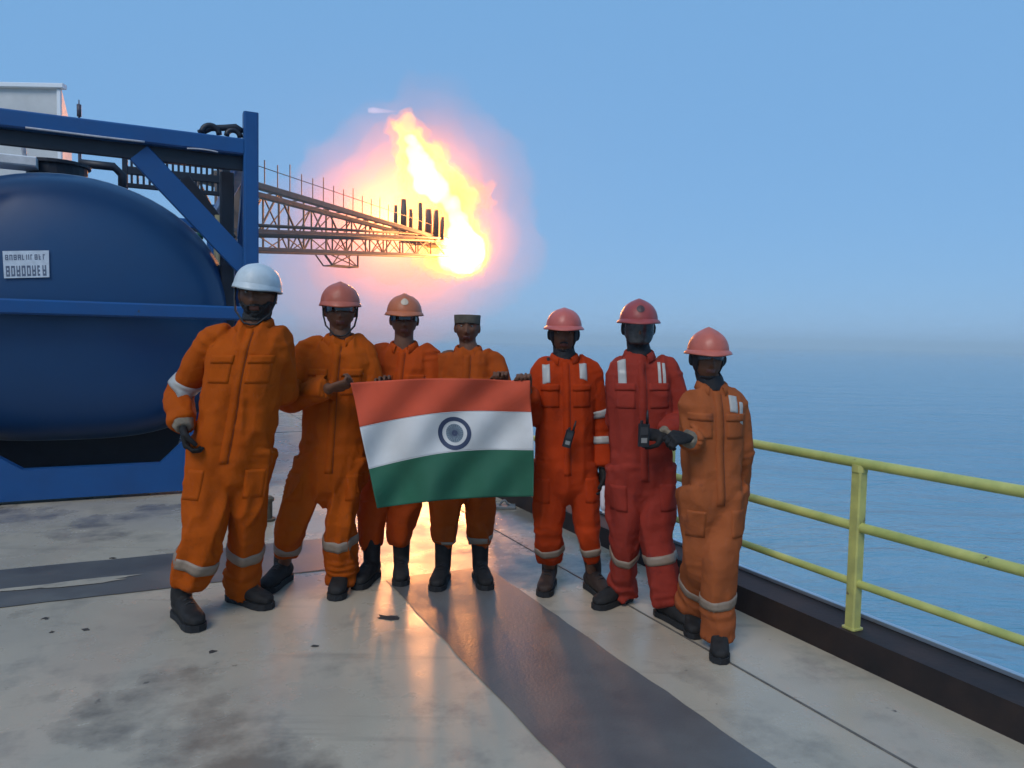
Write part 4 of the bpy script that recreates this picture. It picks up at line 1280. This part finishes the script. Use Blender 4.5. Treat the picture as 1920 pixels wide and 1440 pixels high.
WORKERS = [
 dict(seed=1, label='tall bearded person in orange coverall and white hard hat, hand at hip', Y=3.88, s=1.06, girth=1.06, belly=.02, leg=1.10, col=ORANGE[0], dark=ORANGE[1],
      head=(483, 553), neck=(479, 610), hs=1.10, hyaw=-6, hpitch=0, shA=(394, 634, .0), shB=(520, 632, .02), elA=(336, 742, .06), wrA=(343, 798, -.11), elB=(530, 735, .12), wrB=(552, 728, .40),
      handA=((.25, -.15, -1), (-1, -.3, 0), -1, .75), handB=((.3, 1, .1), (0, 0, 1), 1, .6), hipA=(402, 850, .03), hipB=(472, 850, .05), knA=(382, 1000, -.04), knB=(462, 990, .12), footA=(349, 1166), footB=(463, 1132),
      yawA=42, yawB=62, hemA=.20, hemB=.05, gloves='A', beard=True, bands=(('shA', .42, .055), ('shB', .42, .055), ('uaA', .80, .05)),
      hat=dict(col=(.55, .60, .61), brim=.004, visor=.012, ridge=.003, roll=6, tip=-2, strap=True, z=.030, s=1.02)),
 dict(seed=2, label='person in orange coverall and salmon hard hat gripping the flag corner beside the bearded one', Y=4.32, s=1.04, girth=1.04, col=ORANGE[0], dark=ORANGE[1],
      head=(638, 583), neck=(638, 637), hs=1.06, hyaw=4, shA=(578, 652, .0), shB=(684, 652, .03), elA=(540, 750, -.06), wrA=(618, 728, -.26), elB=(706, 755, .0), wrB=(728, 742, -.12),
      handA=((1, -.05, .25), (.1, -.5, -.8), 1, 1.0), handB=((-.3, -.2, 1), (0, 1, 0), 1, .8), hipA=(590, 868, .03), hipB=(658, 868, .03), knA=(549, 985, .0), knB=(638, 985, -.02), footA=(522, 1097), footB=(638, 1108),
      yawA=-10, yawB=4, hemA=.24, hemB=.06, moustache=False, bands=(('shA', .40, .05), ('shB', .28, .055)), glasses=True,
      hat=dict(col=(.46, .105, .055), brim=.006, visor=.018, peak=.006, ridge=.008, z=.034, strap=True)),
 dict(seed=3, label='person with spectacles under an orange-brown hard hat, third in the row, standing behind the flag', Y=4.60, s=1.02, col=(.45, .062, .007), dark=(.32, .042, .006),
      head=(758, 600), neck=(757, 650), hs=1.02, hyaw=3, shA=(706, 668, .0), shB=(806, 668, .0), elA=(690, 770, -.05), wrA=(722, 748, -.24), elB=(818, 770, -.05), wrB=(785, 748, -.24),
      handA=((.2, -.2, 1), (0, 1, 0), -1, .8), handB=((-.2, -.2, 1), (0, 1, 0), 1, .8), hipA=(718, 872, .0), hipB=(770, 872, .0), knA=(697, 985, .0), knB=(752, 985, .02), footA=(690, 1090), footB=(752, 1084),
      yawA=-12, yawB=8, hemA=.20, hemB=.20, glasses=True, hat=dict(col=(.50, .135, .045), brim=.010, visor=.03, ridge=.010, peak=.004, z=.036, emblem=material('hat_badge', (.55, .42, .30), .5))),
 dict(seed=4, label='person in brown-orange coverall and flat-topped dark cap behind the flag, fourth in the row', Y=4.60, s=.99, col=BURNT[0], dark=BURNT[1],
      head=(876, 615), neck=(878, 658), hs=.92, hyaw=-2, shA=(832, 674, .0), shB=(926, 676, .0), elA=(812, 770, -.05), wrA=(846, 752, -.24), elB=(950, 770, -.10), wrB=(943, 728, -.36),
      handA=((.2, -.2, 1), (0, 1, 0), -1, .8), handB=((-.12, -.35, 1), (.1, 1, .3), 1, 1.05), hipA=(842, 868, .0), hipB=(895, 868, .0), knA=(833, 980, -.02), knB=(899, 978, .0), footA=(827, 1094), footB=(903, 1092),
      yawA=-6, yawB=14, hemA=.23, hemB=.23, bands=(('shA', .50, .05), ('shB', .42, .05)), cap=(.10, .085, .060)),
 dict(seed=5, label='smiling person in red-orange coverall and pink hard hat holding the far edge of the flag', Y=4.34, s=.96, col=REDOR[0], dark=REDOR[1],
      head=(1057, 626), neck=(1058, 672), hs=.98, hyaw=0, shA=(1014, 692, .0), shB=(1106, 690, .0), elA=(1000, 780, -.02), wrA=(988, 734, -.22), elB=(1124, 800, .04), wrB=(1129, 878, -.02),
      handA=((-.15, -.25, 1), (.2, 1, .2), 1, 1.0), handB=((0, -.1, -1), (1, .2, 0), 1, .55), hipA=(1032, 875, .0), hipB=(1089, 875, .0), knA=(1027, 988, -.01), knB=(1101, 985, -.02), footA=(1027, 1104), footB=(1119, 1112),
      yawA=-12, yawB=22, hemA=.21, hemB=.24, gloves='B', face='hood', moustache=True, stripes=((-.115, .045, .76, 1.0), (.105, .045, .80, 1.0)), bands=(('uaB', .75, .045), ('faB', .35, .045), ('shA', .38, .05), ('shB', .38, .05)), boot=M_BOOTB, cuffs=False,
      hat=dict(col=(.54, .115, .085), brim=.013, visor=.036, peak=.004, z=.034)),
 dict(seed=6, label='person in dark red coverall, red badged hard hat and grey face shield', Y=4.08, s=.97, leg=1.12, col=RED[0], dark=RED[1],
      head=(1197, 615), neck=(1198, 667), hs=.98, hyaw=2, shA=(1164, 694, .02), shB=(1254, 692, .0), elA=(1158, 790, .14), wrA=(1182, 850, .24), elB=(1280, 786, -.03), wrB=(1247, 815, -.24),
      handA=((.6, .3, -.6), (0, 1, 0), 1, .5), handB=((-1, -.1, .05), (.0, -.6, .8), -1, .95), hipA=(1176, 885, .0), hipB=(1232, 885, .0), knA=(1171, 1005, .02), knB=(1230, 1005, -.04), footA=(1153, 1132), footB=(1262, 1166),
      yawA=-50, yawB=30, hemA=.06, hemB=.10, gloves='B', face='shield', stripes=((-.105, .045, .74, 1.0), (.100, .016, .74, 1.0), (.125, .016, .74, .98)), bands=(('shA', .33, .05), ('shB', .33, .05)), cuffs=True,
      hat=dict(col=(.34, .052, .042), brim=.014, visor=.034, peak=.010, z=.036, emblem=material('dark_badge', (.05, .02, .02), .5))),
 dict(seed=7, label='short person in tan-orange coverall and pink hard hat nearest the guard rail', Y=3.62, s=.90, girth=.88, col=TAN[0], dark=TAN[1],
      head=(1327, 672), neck=(1334, 726), hs=.93, hyaw=8, hroll=0, shA=(1303, 754, .0), shB=(1378, 756, .02), elA=(1312, 842, .03), wrA=(1292, 822, -.17), elB=(1390, 850, .06), wrB=(1382, 935, .14),
      handA=((-1, -.45, .0), (0, -.55, .83), 1, 1.15), handB=((0, .3, -1), (1, 0, 0), 1, .5), hipA=(1310, 930, .0), hipB=(1361, 930, .02), knA=(1312, 1055, .05), knB=(1350, 1060, -.05), footA=(1296, 1178), footB=(1348, 1222),
      yawA=-8, yawB=-14, hemA=.12, hemB=.06, gloves='AB', face='hood', glasses=True, stripes=((.085, .045, .80, .98), (.130, .020, .72, .92)), bands=(('shA', .50, .05), ('shB', .52, .05)), leg=1.16, cuff_mat=M_CUFF,
      hat=dict(col=(.52, .12, .075), brim=.015, visor=.036, peak=.014, z=.032)),
]
CAST = [person(w) for w in WORKERS]

# ================================================================== the flag
def make_flag():
    M_S = material('saffron_cloth', (0.62, 0.080, 0.030), 0.8, var=0.25, var_scale=3, bump=0.15, bump_scale=300)
    M_WH = material('white_cloth', (0.66, 0.65, 0.63), 0.8, var=0.15, var_scale=3, bump=0.15, bump_scale=300)
    M_GR = material('green_cloth', (0.018, 0.12, 0.065), 0.8, var=0.25, var_scale=3, bump=0.15, bump_scale=300)
    M_BL = material('navy_print', (0.035, 0.05, 0.10), 0.7)
    M_GB = material('grey_print', (0.20, 0.26, 0.30), 0.7, var=.4, var_scale=60)
    root = empty('flag', at(830, 940, 4.05), 'orange, white and green flag with a ringed wheel emblem held across the group', 'flag')
    Y0 = 4.04
    # outline in picture terms: top edge, bottom edge and the two side edges
    def edge(v, u):
        """v 0..1 down, u 0..1 across -> picture point."""
        lx = np.interp(v, (0, .12, .3, .6, 1), (657, 665, 674, 690, 707)); rx = np.interp(v, (0, .25, .5, .75, 1), (994, 995, 1000, 1001, 1000))
        ty = 718 - 10*math.sin(math.pi*min(u*1.15, 1)*.75) + 2.5*u
        bl = 953 - 22*u**1.0 - 6*math.sin(math.pi*u) + (9 if u > .93 else 0)*0
        x = lx + (rx-lx)*u
        # the stripe seams lift towards the middle
        sag = -9*math.sin(math.pi*u)*math.sin(math.pi*v) - 14*(u-.3)*math.sin(math.pi*v)*1.0
        y = ty + (bl-ty)*v + sag + 13*math.sin(math.pi*v)*(1-u)*.6
        return x, y
    def depth(u, v):
        d = .020*math.sin(u*9+1.3*v) * (0.4+.6*v) + .014*math.sin(u*17-2*v+.6)*(.3+.7*v) + .03*math.sin(v*2.6)*math.sin(u*3.1) + .010*math.sin((u*1.2+v*.9)*14)
        return d*1.6
    def pt(u, v, lift=0.0):
        x, y = edge(v, u)
        return at(x, y, Y0 + .03*(u-.5) + depth(u, v) - lift)
    NU = 90
    V = (0, .312, .640, 1.0)
    objs = []
    for name, mat, v0, v1, nv in (('orange_stripe', M_S, V[0], V[1], 22), ('white_stripe', M_WH, V[1], V[2], 24), ('green_stripe', M_GR, V[2], V[3], 24)):
        vs = [pt(i/NU, v0+(v1-v0)*j/nv) for j in range(nv+1) for i in range(NU+1)]
        fs = [(j*(NU+1)+i, j*(NU+1)+i+1, (j+1)*(NU+1)+i+1, (j+1)*(NU+1)+i) for j in range(nv) for i in range(NU)]
        o = mesh_obj(name, vs, fs, mat, root, True)
        so = o.modifiers.new('t', 'SOLIDIFY'); so.thickness = .0016; so.offset = 0
        objs.append(o)
    wh = objs[1]
    # hem seams
    for v in (V[1], V[2]):
        MB().tube([pt(i/60, v, .0016) for i in range(61)], .0016, 5).build('seam', M_WH, root, True)
    # wheel: ring, disc and spokes lying on the white stripe
    uc = (851-684)/(997-684); vc = None
    best = 9
    for k in range(200):
        v = V[1] + (V[2]-V[1])*k/199
        if abs(edge(v, uc)[1]-812) < best: best = abs(edge(v, uc)[1]-812); vc = v
    pu = 1/(edge(vc, .6)[0]-edge(vc, .5)[0])*.1; pv = .1/(edge(vc+.05, uc)[1]-edge(vc-.05, uc)[1])
    def wpt(r, a, lift): return pt(uc + r*math.cos(a)*pu, vc + r*math.sin(a)*pv, lift)
    def ring(r0, r1, name, mat, lift, parent, xs=1.0):
        n = 56
        vs = [pt(uc + q*math.cos(2*math.pi*k/n)*pu*xs, vc + q*math.sin(2*math.pi*k/n)*pv, lift) for q in (r0, (r0+r1)/2, r1) for k in range(n)]
        return mesh_obj(name, vs, [(j*n+k, j*n+(k+1) % n, (j+1)*n+(k+1) % n, (j+1)*n+k) for j in range(2) for k in range(n)], mat, parent)
    wheel = ring(23, 31, 'wheel_ring', M_BL, .0025, wh)
    ring(.4, 17.5, 'wheel_disc', M_GB, .0024, wh, .92)
    for k in range(24):
        a = 2*math.pi*k/24
        p = [wpt(5, a-.08, .0032), wpt(5, a+.08, .0032), wpt(16, a+.022, .0032), wpt(16, a-.022, .0032)]
        mesh_obj('wheel_spoke', p, [(0, 1, 2, 3)], M_BL, wheel)
    ring(.3, 5.5, 'wheel_hub', M_BL, .0036, wheel)
make_flag()

# ================================================================== small things in hand
def make_radio(px, py, Y, label, tilt=0.0, s=1.0):
    M_R = material('radio_black', (.010, .010, .011), .5, bump=.1)
    M_G = material('radio_grille', (.03, .03, .032), .6)
    c = at(px, py, Y)
    root = empty('handheld_radio', c, label, 'radio')
    up = Vector((math.sin(tilt), 0, math.cos(tilt))); rt = Vector((math.cos(tilt), 0, -math.sin(tilt)))
    b = MB().beam(c - up*.06*s, c + up*.055*s, .055*s, .032*s, up=(0, 1, 0), ch=.2).build('body', M_R, root)
    MB().tube([c + up*.055*s + rt*.016*s, c + up*.09*s + rt*.016*s, c + up*.125*s + rt*.016*s], [.008*s, .007*s, .004*s], 8).build('antenna', M_R, root, True)
    MB().tube([c + up*.055*s - rt*.012*s, c + up*.072*s - rt*.012*s], .008*s, 10).build('knob', M_R, root)
    MB().beam(c + up*.0*s + Vector((0, -.0175*s, 0)), c + up*.04*s + Vector((0, -.0175*s, 0)), .038*s, .004*s, up=(0, 1, 0)).build('grille', M_G, root)
    MB().beam(c - up*.04*s + Vector((0, -.0175*s, 0)), c - up*.015*s + Vector((0, -.0175*s, 0)), .03*s, .004*s, up=(0, 1, 0)).build('display', material('radio_display', (.25, .24, .22), .3), root)
make_radio(1207, 815, 3.765, 'black handheld radio with stub antenna in the gloved hand of the dark red coverall')
make_radio(1066, 822, 4.13, 'small black radio clipped at the waist of the red-orange coverall', .25, .85)

def make_bottle():
    wr = CAST[4]['wrB']
    c = at(1131, 940, 4.24)
    root = empty('water_bottle', c - Vector((0, 0, .05)), 'small white bottle held low in a black glove by the red-orange coverall', 'bottle')
    M = material('bottle_white', (.62, .60, .64), .3)
    MB().tube([c + Vector((0, 0, .09)), c + Vector((0, 0, .07)), c + Vector((0, 0, .055)), c + Vector((.002, 0, -.02)), c + Vector((.004, 0, -.045)), c + Vector((.004, 0, -.05))], [.010, .011, .019, .019, .017, .010], 14).build('bottle_body', M, root, True)
    MB().tube([c + Vector((.004, 0, -.0505)), c + Vector((.005, 0, -.066))], .009, 12).build('cap', material('cap_white', (.7, .7, .7), .4), root)
make_bottle()

# ================================================================== small fittings on the deck behind the group
def make_fittings():
    M_B = material('bitt_brown', (.10, .075, .045), .7, var=.5, var_scale=20, bump=.3)
    p = ground(500, 976)
    r = empty('mooring_bitt', p, 'small brown steel bitt on the deck behind the bearded worker', 'bitt')
    MB().tube([p, p + Vector((0, 0, .02)), p + Vector((0, 0, .021)), p + Vector((0, 0, .16))], [.07, .07, .045, .045], 16).build('post', M_B, r)
    MB().tube([p + Vector((0, 0, .16)), p + Vector((0, 0, .185)), p + Vector((0, 0, .2))], [.058, .06, .04], 16).build('cap', M_B, r)
    p = ground(945, 952)
    r = empty('pad_eye', p, 'flat grey lashing plate on the deck beyond the capped worker', 'deck fitting')
    M_G = material('pad_grey', (.16, .17, .17), .5, var=.4, var_scale=20)
    MB().beam(p + Vector((-.1, 0, .012)), p + Vector((.1, 0, .012)), .14, .022).build('plate', M_G, r)
    MB().tube([p + Vector((-.04 + .08*k/8, 0, .022 + .045*math.sin(math.pi*k/8))) for k in range(9)], .010, 8).build('ring', M_G, r, True)
make_fittings()
